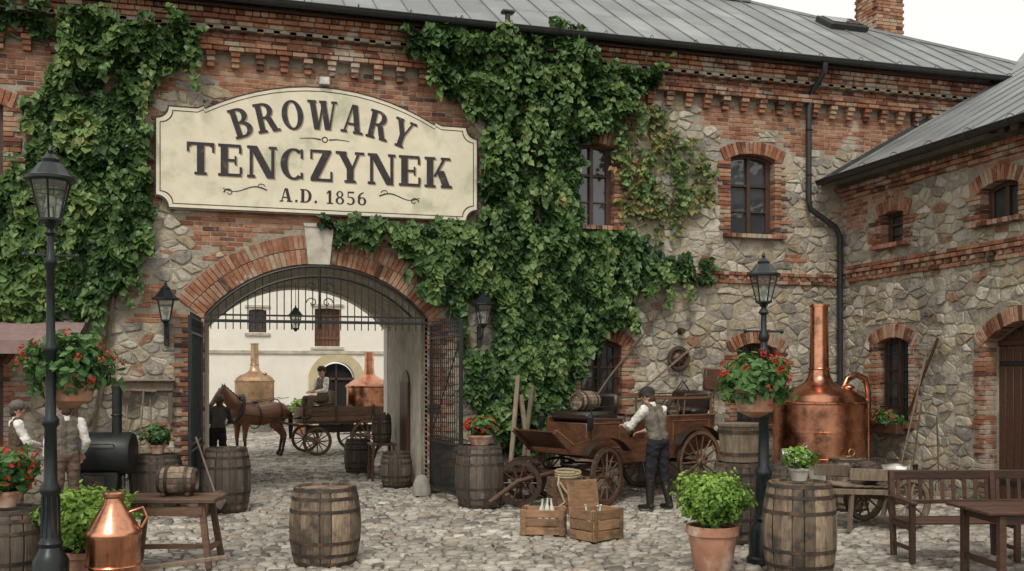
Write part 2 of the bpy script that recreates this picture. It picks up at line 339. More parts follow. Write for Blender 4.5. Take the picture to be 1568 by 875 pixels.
# ---- masonry: real bricks and rubble stones bedded in the mortar wall
def nz2(x,z,s,f): return mn.noise(Vector((x*f,z*f,s)))
def brick_main(x,z):
    q=max(min(3.2-abs(x-.2),z-3.65),(z-6.98)*1.3,min(-2.0-x,z-4.4),-.8)
    if x>10.5: q=(z-7.0)
    return q+1.5*nz2(x,z,1.7,.75)+.6*nz2(x,z,4.1,2.1)>0
def brick_wing(x,z):
    return max(z-5.45,-.85)+1.3*nz2(x,z,8.3,.8)+.6*nz2(x,z,2.1,2.1)>0
def excl_rects(wins): return [(x0-.20,x1+.20,z0-.08,zs+r+.24) for x0,x1,z0,zs,r in wins]
EXM=excl_rects(WIN)+[(-2.36,2.36,-1,3.3),(-6.6,-4.75,-1,2.7)]
EXW=excl_rects(WINR)+[(3.7,5.94,-1,3.2)]
def masonry_face(M,x0,x1,z0,z1,isb,ex,arch,extra=None):
    q=MB('brick_facing'); q.M=M
    z=z0; j=0
    while z<z1:
        x=x0+(j%2)*.135
        while x<x1:
            xc,zc=x+.13,z+.035
            if isb(xc,zc) and not any(a-.10<xc<b+.10 and c<zc<d for a,b,c,d in ex) and not(arch and zc>3.2 and math.hypot(xc,zc-ACZ)<AR+.60) and (extra is None or extra(xc,zc)):
                L=.257+jit(.006); w=R.random()
                if R.random()>=.03:
                    q.box((xc+jit(.003),.05-.008+jit(.007),zc+jit(.002)),(L,.1,.070+jit(.003)),'brick',b=.007,tint=min(1,max(0,R.gauss(.50,.20)+.3*nz2(xc,zc,6,.9))),rot=(jit(.01),jit(.012),jit(.015)) if w<.3 else None)
            x+=.27
        z+=.082; j+=1
    q.done(parent=bld,recalc=False)
    K=1.5; S=.262
    sites={}
    nx=int((x1-x0)/S)+4; nzr=int((z1-z0)*K/S)+4
    for jj in range(-2,nzr):
        for ii in range(-2,nx):
            u=R.random()
            if u<.14: continue
            for _ in range(2 if u>.80 else 1):
                sites.setdefault((ii,jj),[]).append((x0+(ii+.5*(jj%2)+R.uniform(.02,.98))*S*1.10,(z0*K+(jj+R.uniform(.15,.85))*S)))
    q=MB('rubble_stonework'); q.M=M
    for (ii,jj),lst in sites.items():
        for (sx,sz) in lst:
            zc=sz/K
            if sx<x0-.05 or sx>x1+.02 or zc<z0-.05 or zc>z1: continue
            if isb(sx,zc) and isb(sx+.05,zc-.05): continue
            if extra and not extra(sx,zc): continue
            if any(a+.04<sx<b-.04 and c+.04<zc<d-.04 for a,b,c,d in ex): continue
            if arch and zc>3.1 and math.hypot(sx,zc-ACZ)<AR+.50: continue
            poly=[(sx-.42,sz-.34),(sx+.42,sz-.34),(sx+.42,sz+.34),(sx-.42,sz+.34)]
            def clip(poly,nx_,nz_,d):
                out=[];n=len(poly)
                for i in range(n):
                    a=poly[i];b=poly[(i+1)%n]; da=a[0]*nx_+a[1]*nz_-d; db=b[0]*nx_+b[1]*nz_-d
                    if da<=0: out.append(a)
                    if (da<0)!=(db<0) and abs(da-db)>1e-12:
                        t=da/(da-db); out.append((a[0]+(b[0]-a[0])*t,a[1]+(b[1]-a[1])*t))
                return out
            for dj in(-2,-1,0,1,2):
                for di in(-3,-2,-1,0,1,2,3):
                    for (ox,oz) in sites.get((ii+di,jj+dj),()):
                        if ox==sx and oz==sz: continue
                        nx_,nz_=ox-sx,oz-sz; poly=clip(poly,nx_,nz_,(ox*ox+oz*oz-sx*sx-sz*sz)/2)
                        if len(poly)<3: break
            for a,b,c,d in ex:
                if a-.4<sx<b+.4 and c-.4<zc<d+.4:
                    cand=[(a-sx,(1,0,a)),(sx-b,(-1,0,-b)),((c-zc),(0,1,c*K)),(zc-d,(0,-1,-d*K))]
                    poly=clip(poly,*max(cand)[1])
            if M is WM: poly=clip(poly,-1,0,-.03)
            else:
                if sx<10.46: poly=clip(poly,1,0,10.46)
            if arch and zc>3.0 and math.hypot(sx,zc-ACZ)<AR+1.0:
                v=Vector((sx,zc-ACZ)).normalized(); pr=(AR+.53); poly=clip(poly,-v.x,-v.y/K,-(pr+ v.y*ACZ))
            if len(poly)<3: continue
            P=[(x,z/K) for x,z in poly]
            A=0.5*abs(sum(P[i][0]*P[(i+1)%len(P)][1]-P[(i+1)%len(P)][0]*P[i][1] for i in range(len(P))))
            if A<.0028: continue
            cx=sum(p[0] for p in P)/len(P); cz=sum(p[1] for p in P)/len(P)
            C=[]
            for i in range(len(P)):
                a=P[i];b=P[(i+1)%len(P)]; L=math.hypot(a[0]-b[0],a[1]-b[1])
                if L<.025: C.append(((a[0]+b[0])/2,(a[1]+b[1])/2)); continue
                f=min(.26,.018/L+.04); C.append((a[0]+(b[0]-a[0])*f,a[1]+(b[1]-a[1])*f))
                k=int(L/.07)
                for e in range(1,k): C.append((a[0]+(b[0]-a[0])*(f+(1-2*f)*e/k)+jit(.007),a[1]+(b[1]-a[1])*(f+(1-2*f)*e/k)+jit(.007)))
                C.append((b[0]+(a[0]-b[0])*f,b[1]+(a[1]-b[1])*f))
            n=len(C); pr=R.uniform(.002,.034); tl=(jit(.08),jit(.08)); vs=[]
            gap=R.uniform(.005,.016)
            for ins,dep in((gap,-.012),(gap+.006,pr*.5),(gap+.018,pr*.92),(.085,pr)):
                for (x,z) in C:
                    dx,dz=cx-x,cz-z; L=math.hypot(dx,dz)+1e-6; f=min(.7,ins/L)
                    xx,zz=x+dx*f,z+dz*f
                    vs.append((xx+jit(.003),-(dep+(0 if dep<0 else ((xx-cx)*tl[0]+(zz-cz)*tl[1])*(ins>gap+.007)+jit(.005))),zz+jit(.003)))
            vs.append((cx,-(pr+jit(.007)),cz))
            fs=[(r*n+i,r*n+(i+1)%n,(r+1)*n+(i+1)%n,(r+1)*n+i) for r in range(3) for i in range(n)]+[(3*n+i,3*n+(i+1)%n,4*n) for i in range(n)]
            q.add(vs,fs,'stone',smooth=True)
    q.done(parent=bld,recalc=False,sharp=26)
masonry_face(None,-7.2,14.0,0.02,7.36,brick_main,EXM,True,lambda x,z: x<10.46 or z>6.0+.56*(x-10)+.05)
masonry_face(WM,.03,8.5,0.02,5.66,brick_wing,EXW,False)
# ---- brick trims
def surround(name,x0,x1,z0,zs,rise,M,proj=.03,sill=True):
    q=MB(name); q.M=M
    h=.08; z=z0; i=0
    while z<zs-.01:
        for sd,xe in((-1,x0),(1,x1)):
            L=(.26 if i%2 else .15)+(.12 if R.random()<.25 else 0)+jit(.015)
            q.box((xe+sd*(L/2-.006),.12-proj+jit(.006),z+h/2),(L,.24,h-.010),'brick',b=.006)
        z+=h;i+=1
    w=(x1-x0)/2; Rr=(w*w+rise*rise)/(2*rise); cx=(x0+x1)/2; cz=zs+rise-Rr; a=math.asin(min(1,w/Rr))+.14/Rr
    n=max(5,int(2*a*(Rr+.12)/.085))
    for k in range(n):
        t=-a+2*a*(k+.5)/n; rr=Rr+.118+jit(.008)
        q.box((cx+rr*math.sin(t),.12-proj-.01+jit(.005),cz+rr*math.cos(t)),(2*a*(Rr+.1)/n-.010,.24,.25),'brick',rot=(0,t,0),b=.006)
    if sill:
        x=x0-.16
        while x<x1+.12:
            q.box((x+.055,.10-proj-.06,z0-.035),(.10,.34,.08),'brick',b=.006); x+=.112
    return q.done(parent=bld,recalc=False)
for wv in WIN: surround('window_surround',*wv,None)
surround('window_surround',-6.4,-4.95,0,2.3,.2,None,sill=False)
for wv in WINR: surround('window_surround',*wv,WM)
surround('door_surround',3.94,5.7,0,2.65,.32,WM,sill=False)
q=MB('gate_arch_brickwork')
for ring in range(2):
    r0=AR-.006+ring*.262; a=rad(50.6)+.03; n=int(2*a*(r0+.12)/.088)
    for k in range(n):
        t=-a+2*a*(k+.5)/n
        if abs(r0*math.sin(t))<.17: continue
        q.box(((r0+.128)*math.sin(t),.12-.03+jit(.007),ACZ+(r0+.128)*math.cos(t)),(2*a*(r0+.1)/n-.011,.24,.25+jit(.006)),'brick',rot=(0,t,0),b=.008,tint=min(1,max(0,R.gauss(.58,.22))))
z=0.02;i=0
while z<3.1:
    for sd in(-1,1):
        L=(.52 if i%2 else .38)+jit(.03); x=0
        while x<L-.05:
            l=min(.26,L-x); q.box((sd*(AW-.006+x+l/2),.12-.03+jit(.006),z+.04),(l-.012,.24,.07),'brick',b=.007); x+=l
    z+=.082;i+=1
q.prism([(-.19,4.02),(.17,4.02),(.24,4.66),(-.26,4.66)],-.07,.1,'plaster',.5)
q.prism([(-.26,4.662),(.24,4.662),(.26,4.72),(-.28,4.72)],-.09,.1,'plaster',.4)
q.done(parent=bld,recalc=False)
def row(q,x0,x1,yf,z,h,d,L=.26,gap=.012,m='brick'):
    x=x0+R.uniform(0,L)
    while x<x1:
        q.box((x+L/2,yf+d/2+jit(.006),z+h/2+jit(.003)),(L-gap,d,h-.01),m,b=.007); x+=L
def cornice(M,x0,x1,zb):
    q=MB('brick_cornice'); q.M=M
    x=x0
    while x<x1:
        q.box((x,-.045,zb+.04),(.12,.12,.08),'brick',b=.006); q.box((x,-.06,zb+.122),(.13,.16,.078),'brick',b=.006); q.box((x,-.075,zb+.204),(.15,.20,.078),'brick',b=.006)
        x+=.40
    row(q,x0-.1,x1,-.20,zb+.248,.08,.24); row(q,x0-.1,x1,-.215,zb+.33,.08,.25)
    row(q,x0-.1,x1,-.10,zb+.412,.08,.12); row(q,x0-.1,x1,-.10,zb+.494,.08,.12)
    x=x0
    while x<x1: q.box((x,-.14,zb+.616),(.115,.18,.078),'brick',b=.006); x+=.27
    row(q,x0-.1,x1,-.26,zb+.66,.08,.3); row(q,x0-.1,x1,-.30,zb+.742,.08,.34); row(q,x0-.1,x1,-.34,zb+.824,.08,.38,L=.13)
    q.box(((x0+x1)/2,-.035,zb+.5),(x1-x0,.06,.5),'mortar'); q.box(((x0+x1)/2,-.1,zb+.75),(x1-x0,.26,.3),'mortar')
    q.box(((x0+x1)/2,-.19,zb+.93),(x1-x0,.42,.035),'wood_dark')
    return q.done(parent=bld,recalc=False)
cornice(None,-11.8,17.3,7.28)
q=MB('string_course')
row(q,5.9,10.42,-.06,3.90,.08,.12); row(q,5.9,10.42,-.08,4.06,.08,.14,L=.13)
x=5.95
while x<10.4: q.box((x,-.02,4.015),(.11,.10,.07),'brick',b=.005); x+=.2
q.M=WM
row(q,.06,14.5,-.06,3.96,.08,.12); row(q,.06,14.5,-.09,4.13,.08,.15,L=.13); row(q,.06,14.5,-.075,4.215,.08,.13)
x=.1
while x<14.5: q.box((x,-.02,4.08),(.11,.10,.07),'brick',b=.005); x+=.2
row(q,.06,14.5,-.07,5.62,.08,.12); row(q,.06,14.5,-.11,5.70,.08,.16); row(q,.06,14.5,-.16,5.78,.08,.2,L=.13)
q.done(parent=bld,recalc=False)
# roof
rf=MB('metal_roof')
ev=(-.5,8.30); rg=(4.2,11.25)
pl=[(-12,ev[0],ev[1]),(17.6,ev[0],ev[1]),(10.8,rg[0],rg[1]),(-12,rg[0],rg[1])]
rf.add(pl,[(0,1,2,3)],'roof_metal',.5)
rf.add([(p[0],p[1],p[2]-.07) for p in pl],[(3,2,1,0)],'wood_dark',.5)
rf.add([(-12,rg[0],rg[1]),(10.8,rg[0],rg[1]),(17.6,5.3,8.3),(-12,5.3,8.3)],[(0,1,2,3)],'roof_metal',.4)
rf.add([(17.6,-.5,8.3),(17.6,5.3,8.3),(10.8,4.2,11.25)],[(0,1,2)],'roof_metal',.45)
x=-11.9
sl=Vector((0,rg[0]-ev[0],rg[1]-ev[1]))
while x<17.4:
    f=1 if x<10.8 else (17.6-x)/6.8
    p0=Vector((x,ev[0],ev[1]+.012)); rf.beam(p0,p0+sl*f,.022,.038,'roof_metal',b=.006,up=(0,-.53,.84),tint=.35)
    x1=min(x+.56,17.5); f1=1 if x1<10.8 else (17.6-x1)/6.8
    a=Vector((x+.02,ev[0],ev[1]+.004)); b2=Vector((x1-.02,ev[0],ev[1]+.004))
    off=R.random()*.3; cuts=[0,.28+off,.66+off*.8,1]
    for k in range(3):
        fa,fb=cuts[k],cuts[k+1]-.003
        rf.add([a+sl*min(f,fa),b2+sl*min(f1,fa),b2+sl*min(f1,fb),a+sl*min(f,fb)],[(0,1,2,3)],'roof_metal')
    x+=.56
rf.beam((10.8,4.2,11.27),(17.6,-.5,8.33),.1,.06,'roof_metal'); rf.beam((-12,4.2,11.28),(10.8,4.2,11.28),.14,.07,'roof_metal')
wz=lambda x:6.0+.56*(x-10)
wp=[(9.97,-15),(17.2,-15),(17.2,2.2),(14.2,-.30),(9.97,-.005)]
rf.add([(x,y,wz(x)) for x,y in wp],[tuple(range(5))],'roof_metal',.5)
rf.add([(x,y,wz(x)-.06) for x,y in wp],[tuple(range(5))[::-1]],'wood_dark',.5)
rf.add([(17.2,-15,wz(17.2)),(24,-15,6.2),(24,2.2,6.2),(17.2,2.2,wz(17.2))],[(0,1,2,3)],'roof_metal',.4)
y=-14.9
while y<-.1:
    rf.beam((9.97,y,wz(9.97)+.012),(17.2,y,wz(17.2)+.012),.022,.038,'roof_metal',b=.006,up=(-.49,0,.87),tint=.35)
    rf.add([(9.97,y+.02,wz(9.97)+.004),(17.2,y+.02,wz(17.2)+.004),(17.2,y+.54,wz(17.2)+.004),(9.97,y+.54,wz(9.97)+.004)],[(0,1,2,3)],'roof_metal')
    y+=.56
rf.beam((9.98,-.02,wz(10)+.03),(14.2,-.02,wz(14.2)+.03),.1,.08,'lead_pipe')
rf.done(parent=bld,recalc=False)
g=MB('gutter')
def gutter(p0,p1,r=.085):
    p0,p1=Vector(p0),Vector(p1); d=(p1-p0).normalized(); s=Vector((-d.y,d.x,0)); vs=[];n=8
    for p in(p0,p1):
        for rr in (r,r-.012):
            for i in range(n+1):
                a=math.pi+math.pi*i/n; vs.append(p+s*math.cos(a)*rr+Vector((0,0,math.sin(a)*rr)))
    k=n+1; fs=[]
    for i in range(n): fs+=[(i,i+1,2*k+i+1,2*k+i),(k+i,k+i+1,3*k+i+1,3*k+i)]
    g.add(vs,fs,'lead_pipe',.5,True)
    L=(p1-p0).length; t=0
    g.tube([p0+s*r,p1+s*r],.014,'lead_pipe',6); g.tube([p0-s*r,p1-s*r],.014,'lead_pipe',6)
    while t<L:
        g.ring(p0+d*t,r+.004,.008,'lead_pipe',Matrix((s,Vector((0,0,1)),d)).transposed().to_4x4(),16,4); t+=.9
gutter((-12,-.58,8.30),(17.6,-.58,8.30)); gutter((9.88,-15,5.99),(9.88,-.1,5.99))
dp=[(9.70,-.58,8.22),(9.70,-.56,8.05),(9.68,-.16,7.75),(9.62,-.14,7.4),(9.62,-.14,5.6),(9.66,-.14,5.42),(10.22,-.16,5.08),(10.33,-.16,4.9),(10.33,-.16,.1)]
g.tube(dp,.058,'lead_pipe',10)
for z in (7.0,6.1,4.4,3.0,1.6):
    xx=9.62 if z>5.4 else 10.33; g.ring((xx,-.15,z),.066,.012,'lead_pipe',None,16,5)
g.done(parent=bld,recalc=False)
c=MB('chimney')
for j in range(34):
    z=9.6+j*.084; o=(j%2)*.06-.03
    for i in range(4):
        for yy in(-.36,.36): c.box((-.30+.2*i+o*.6,yy,z),(.19,.12,.074),'brick',b=.005)
    for i in range(3):
        for xx in(-.36,.36): c.box((xx,-.2+.2*i+o*.3,z),(.12,.19,.074),'brick',b=.005)
c.box((0,0,11),(.74,.74,2.9),'mortar')
c.box((0,0,12.45),(1.0,1.0,.12),'stone_grey',b=.02)
c.done(loc=(14.03,3.55,0),parent=bld,recalc=False)
c=MB('roof_hatch'); c.box((0,0,0),(1.0,.75,.16),'lead_pipe',rot=(rad(32),0,0),b=.02); c.box((0,-.02,.09),(.8,.55,.03),'window_glass',rot=(rad(32),0,0)); c.done(loc=(12.3,2.6,10.32),parent=bld)
c=MB('roof_vent'); c.cyl((0,0,0),(0,0,.22),.05,.05,'lead_pipe'); c.box((0,0,.24),(.24,.16,.06),'lead_pipe',b=.02); c.done(loc=(3.3,-.35,8.38),parent=bld)
c=MB('wall_floodlight'); c.box((0,-.16,0),(.2,.12,.16),'tin',b=.02); c.box((0,-.06,-.02),(.04,.12,.04),'iron'); c.done(loc=(.07,0,7.16),parent=bld)
v=MB('passage_vault'); P=arch_poly(-AW-.02,AW+.02,0,ASP,.90,24); P=P[1:]+[P[0]]
ys=[.6,2.4,4.5]; n=len(P)
v.add([(x,y,z) for y in ys for x,z in P],[(j*n+i,j*n+i+1,(j+1)*n+i+1,(j+1)*n+i) for j in range(2) for i in range(n-1)],'plaster',.55)
v.done(parent=bld,recalc=False)
slab_with_holes('rear_wall','whitewash',[(-12,-.3),(18,-.3),(18,8.2),(-12,8.2)],4.5,5.0,[arch_poly(-AW,AW,-.4,ASP,.86,24)])
d=MB('passage_door'); d.M=Matrix.Translation((1.92,2.2,0))@Matrix.Rotation(-math.pi/2,4,'Z')
d.prism(arch_poly(-.45,.45,0,1.9,.3),-.03,.05,'wood_dark',.3)
for i in range(6): d.box((-.375+.15*i,-.045,1.0),(.14,.03,1.95),'wood_dark',b=.006)
d.done(parent=bld)
# ---- lanterns
def lantern(mb,s=1.0,z=0,n=6):
    def hexp(r,zz): return [(r*math.cos(2*math.pi*i/n+math.pi/n),r*math.sin(2*math.pi*i/n+math.pi/n),zz) for i in range(n)]
    rb,rt=.10*s,.185*s; zb,zt=z+.05*s,z+.40*s
    lo,hi=hexp(rb,zb),hexp(rt,zt)
    mb.lathe([(.03*s,z-.05*s),(.06*s,z),(.115*s,z+.03*s),(.115*s,zb)],'iron_green',n,a0=math.pi/n,a1=math.pi/n+2*math.pi,smooth=False)
    mb.add([Vector(p)*1 for p in lo+hi],[(i,(i+1)%n,n+(i+1)%n,n+i) for i in range(n)],'lantern_glass',.5)
    for a,b in zip(lo,hi): mb.cyl(a,b,.010*s,.010*s,'iron_green',5)
    for i in range(n):
        a=Vector(lo[i]).lerp(Vector(hi[i]),.72); b=Vector(lo[(i+1)%n]).lerp(Vector(hi[(i+1)%n]),.72); mb.cyl(a,b,.006*s,.006*s,'iron_green',4)
    mb.lathe([(.20*s,zt-.01*s),(.235*s,zt+.005*s),(.235*s,zt+.03*s),(.19*s,zt+.05*s),(.11*s,zt+.16*s),(.08*s,zt+.17*s),(.085*s,zt+.20*s),(.05*s,zt+.24*s),(.02*s,zt+.26*s),(.028*s,zt+.285*s),(.005*s,zt+.34*s)],'iron_green',n*2,smooth=False)
    mb.cyl((0,0,zb),(0,0,zb+.1*s),.018*s,.015*s,'white_paint',8); mb.sphere((0,0,zb+.16*s),.045*s,'white_paint',10,(1,1,1.3))
def wall_lantern(x,z,s=1):
    w=MB('wall_lantern'); lantern(w,s,0,4)
    w.tube([(0,.28*s,-.22*s),(0,.16*s,-.26*s),(0,.03*s,-.18*s),(0,0,-.05*s)],.014*s,'iron_green',6)
    w.box((0,.31*s,-.2*s),(.09*s,.03,.42*s),'iron_green',b=.01)
    w.done(loc=(x,-.36*s-.03,z))
wall_lantern(-2.5,2.96,.92); wall_lantern(2.84,2.98,.92)
p=MB('hanging_lantern'); lantern(p,.6,0,6); p.cyl((0,0,.4),(0,0,.82),.006,.006,'iron',5); p.done(loc=(-.38,.35,2.9))
# ------------------------------------------------------------------ iron gate
gt=empty('iron_gate')
q=MB('transom_grille')
q.box((0,-.06,3.02),(3.8,.05,.05),'iron',b=.005); q.box((0,-.06,3.12),(3.8,.03,.03),'iron',b=.004)
for rr in (AR-.05,AR-.22):
    pts=[]
    a=min(math.asin(min(1,1.86/rr)),math.acos((3.12-ACZ)/rr))
    for i in range(25):
        t=-a+2*a*i/24; pts.append((rr*math.sin(t),-.06,ACZ+rr*math.cos(t)))
    q.tube(pts,.022,'iron',6)
x=-1.8
while x<1.81:
    zt=ACZ+math.sqrt((AR-.05)**2-x*x); q.cyl((x,-.06,2.88 if abs(x)>.05 else 2.6),(x,-.06,zt),.010,.010,'iron',5); x+=.12
for sx in(-1,1):
    for k in range(2):
        cx0,cz0=sx*.13,3.35+.27*k
        q.tube([(cx0+sx*.10*(1-t/14)*math.cos(t*.55),-.08,cz0+.10*(1-t/14)*math.sin(t*.55)) for t in range(13)],.010,'iron',5)
q.cyl((0,-.06,2.9),(0,-.06,3.98),.028,.02,'iron',8)
q.done(parent=gt,recalc=False)
def leaf(hx,ang):
    q=MB('gate_leaf'); W=1.82
    for x in(.02,W): q.box((x,0,1.55),(.05,.05,2.9),'iron',b=.006)
    for z in(.14,.95,1.05,2.75,2.98): q.box((W/2,0,z),(W,.035,.035),'iron',b=.004)
    n=15
    for i in range(1,n): q.cyl((W*i/n,0,.14),(W*i/n,0,3.06),.009,.009,'iron',5)
    for i in range(1,2*n,2): q.cyl((W*i/n/2,0,.14),(W*i/n/2,0,1.0),.008,.008,'iron',5)
    for i in range(n): q.ring((W*(i+.5)/n,0,2.865),.05,.006,'iron',RX90,12,4)
    q.beam((.02,0,1.05),(W,0,2.75),.02,.02,'iron')
    q.done(loc=(hx,-.08,0),rz=ang,parent=gt,recalc=False)
leaf(1.95,rad(-86)); leaf(-1.95,rad(-94))
# ------------------------------------------------------------------ brewery sign
sg=empty('brewery_sign')
def sign_outline(ins=0,n=14):
    L,Rr,B,Tt=-2.68+ins,2.80-ins,4.86+ins,6.56-ins; cr=.20
    pts=[]
    def notch(cx,cz,a0,a1):
        for i in range(7):
            a=rad(a0+(a1-a0)*i/6); pts.append((cx+cr*math.cos(a),cz+cr*math.sin(a)))
    notch(L,B,90,0); notch(Rr,B,180,90); notch(Rr,Tt,270,180)
    xa=1.95; rise=.46
    ax0,ax1=.06-xa,.06+xa
    Q=(xa*xa+rise*rise)/(2*rise); cz=Tt+rise-Q; a=math.asin(xa/Q)
    pts.append((ax1+.12,Tt)); pts.append((ax1+.02,Tt+.05))
    for i in range(n+1):
        t=a-2*a*i/n; pts.append((.06+Q*math.sin(t),cz+Q*math.cos(t)+.05*math.cos(t/a*math.pi/2)))
    pts.append((ax0-.02,Tt+.05)); pts.append((ax0-.12,Tt))
    notch(L,Tt,0,-90)
    return pts
q=MB('board'); q.prism(sign_outline(0),-.14,-.06,'sign_board',.5); q.prism(sign_outline(.04),-.06,.0,'wood_dark',.3); q.done(parent=sg)
def band(ins0,ins1,y,m):
    a,b=sign_outline(ins0),sign_outline(ins1); n=len(a)
    q.add([(x,y,z) for x,z in a]+[(x,y,z) for x,z in b],[(i,(i+1)%n,n+(i+1)%n,n+i) for i in range(n)],m,.5)
q=MB('border'); band(.0,.022,-.1435,'sign_ink'); band(.075,.09,-.1425,'sign_ink'); q.done(parent=sg,recalc=False)
T_,t_,S_=.23,.085,.085
def rect(x0,y0,x1,y1): return [[(x0,y0),(x1,y0),(x1,y1),(x0,y1)]]
def arc(cx,cy,rx,ry,a0,a1,tx,ty,n=20):
    out=[]
    for i in range(n):
        p=[]
        for a in (a0+(a1-a0)*i/n,a0+(a1-a0)*(i+1)/n): p.append((math.cos(rad(a)),math.sin(rad(a))))
        out.append([(cx+rx*p[0][0],cy+ry*p[0][1]),(cx+rx*p[1][0],cy+ry*p[1][1]),(cx+(rx-tx)*p[1][0],cy+(ry-ty)*p[1][1]),(cx+(rx-tx)*p[0][0],cy+(ry-ty)*p[0][1])])
    return [('arc',out)]
def diag(x0,y0,x1,y1,w): return [[(x0,y0),(x0+w,y0),(x1+w,y1),(x1,y1)]]
def stem(x,w=T_,b=True,t=True):
    r=rect(x,0,x+w,1)
    if b: r+=rect(x-.08,0,x+w+.08,S_)
    if t: r+=rect(x-.08,1-S_,x+w+.08,1)
    return r
G={
'T':(.86,stem(.315,t=False)+rect(0,.91,.86,1)+rect(0,.70,.07,.91)+rect(.79,.70,.86,.91)+[[(.07,.91),(.07,.84),(.16,.91)],[(.79,.91),(.70,.91),(.79,.84)]]),
'E':(.78,stem(.08)+rect(.31,0,.74,.09)+rect(.31,.91,.72,1)+rect(.31,.46,.56,.54)+rect(.68,.09,.76,.30)+rect(.66,.72,.74,.91)+rect(.52,.36,.58,.64)),
'N':(.98,stem(.10,.10)+stem(.80,.10,b=False)+diag(.08,1,.66,0,.26)),
'C':(.84,arc(.44,.5,.44,.5,52,308,.23,.075)+rect(.66,.68,.74,.98)+rect(.66,.04,.74,.24)),
'Z':(.78,rect(.02,.91,.72,1)+rect(.03,0,.76,.09)+diag(.02,.09,.44,.91,.27)+rect(.02,.70,.09,.91)+rect(.69,.09,.76,.32)),
'Y':(.92,rect(.345,0,.575,.46)+rect(.265,0,.655,S_)+diag(.345,.44,.03,1,.24)+diag(.49,.44,.73,1,.085)+rect(-.03,.915,.34,1)+rect(.62,.915,.94,1)),
'K':(.94,stem(.08)+diag(.31,.36,.68,1,.10)+diag(.42,.56,.66,0,.27)+rect(.58,.915,.92,1)+rect(.58,0,.98,S_)),
'B':(.84,stem(.08)+arc(.36,.74,.38,.26,-90,90,.22,.08)+arc(.36,.27,.44,.27,-90,90,.23,.08)+rect(.3,.92,.37,1)+rect(.3,0,.37,.08)+rect(.3,.47,.37,.54)),
'R':(.92,stem(.08)+arc(.36,.73,.40,.27,-90,90,.22,.08)+rect(.3,.92,.37,1)+rect(.3,.46,.37,.54)+diag(.40,.50,.62,0,.25)+rect(.60,0,.94,S_)),
'O':(.90,arc(.45,.5,.45,.51,0,360,.23,.075,32)),
'W':(1.26,diag(.06,1,.27,0,.24)+diag(.40,0,.62,.97,.09)+diag(.52,1,.73,0,.24)+diag(.88,0,1.09,1,.085)+rect(-.02,.915,.36,1)+rect(.48,.915,.8,1)+rect(1.0,.915,1.26,1)),
'A':(.96,diag(.10,0,.38,1,.085)+diag(.62,0,.38,1,.24)+rect(.2,.28,.68,.36)+rect(0,0,.28,S_)+rect(.54,0,.96,S_)),
'D':(.88,stem(.08)+arc(.38,.5,.48,.5,-90,90,.23,.08)+rect(.3,.92,.39,1)+rect(.3,0,.39,.08)),
'.':(.30,rect(.06,0,.24,.18)),' ':(.35,[]),
'1':(.56,rect(.2,0,.4,1)+rect(.06,0,.54,.08)+[[(.2,1),(.04,.8),(.04,.72),(.2,.82)]]),
'8':(.72,arc(.36,.75,.27,.25,0,360,.14,.07)+arc(.36,.27,.33,.27,0,360,.17,.07)),
'5':(.70,rect(.10,.88,.60,1)+rect(.10,.52,.17,.88)+arc(.30,.30,.36,.31,-140,110,.18,.075)),
'6':(.74,arc(.37,.31,.34,.31,0,360,.18,.075)+arc(.55,.5,.52,.5,95,180,.19,.075)),
}
def put_glyph(q,ch,M2,y,m):
    w,parts=G[ch]; k=0
    for pt in parts:
        polys=pt[1] if isinstance(pt,tuple) else [pt]
        for pl in polys:
            vs=[]
            for (x,z) in pl:
                v=M2@Vector((x,z,0)); vs.append((v.x,y-.00035*k,v.y))
            q.add(vs,[tuple(range(len(vs)))],m,.5)
        k+=1
def text_line(q,txt,x0,x1,z,h,arcR=None,gap=.13,off=(0,0),m='sign_ink',y=-.1455):
    tot=sum(G[c][0] for c in txt)+gap*(len(txt)-1); sx=(x1-x0)/tot
    cx=(x0+x1)/2; x=x0
    for c in txt:
        w=G[c][0]*sx
        if arcR:
            t=(x+w/2-cx)/arcR; px,pz=cx+arcR*math.sin(t),z-arcR+arcR*math.cos(t)
            M2=Matrix.Translation((px+off[0],pz+off[1],0))@Matrix.Rotation(-t,4,'Z')@Matrix.Translation((-w/2,0,0))@Matrix.Diagonal((sx,h,1,1))
        else: M2=Matrix.Translation((x+off[0],z+off[1],0))@Matrix.Diagonal((sx,h,1,1))
        put_glyph(q,c,M2,y,m); x+=w+gap*sx
q=MB('lettering')
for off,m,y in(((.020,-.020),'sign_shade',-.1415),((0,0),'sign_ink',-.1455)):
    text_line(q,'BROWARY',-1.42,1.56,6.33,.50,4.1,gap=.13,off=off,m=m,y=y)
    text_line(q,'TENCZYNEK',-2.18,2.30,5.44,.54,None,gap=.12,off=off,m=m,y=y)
text_line(q,'A.D. 1856',-.68,.80,5.06,.23,None,gap=.14)
def swirl(pts,r=.012): q.tube([(x,-.143,z) for x,z in pts],r,'sign_ink',5,taper=.4)
for sx,c in((-1,-1.25),(1,1.38)):
    swirl([(c+sx*(-.36+.72*t/14),5.24+.05*math.sin(t/14*6.28)) for t in range(15)])
    swirl([(c+sx*(.26+.08*math.cos(t*.5)*(1-t/16)),5.17+.07*math.sin(t*.5)*(1-t/16)) for t in range(14)])
    swirl([(c+sx*(-.26-.07*math.cos(t*.5)*(1-t/16)),5.30+.05*math.sin(t*.5)*(1-t/16)) for t in range(14)],.008)
for sx in(-1,1): swirl([(.08+sx*.07,6.16),(.08+sx*.2,6.175),(.08+sx*.42,6.16)],.012)
q.ring((.08,-.143,6.16),.045,.009,'sign_ink',RX90,14,4)
q.done(parent=sg,recalc=False)
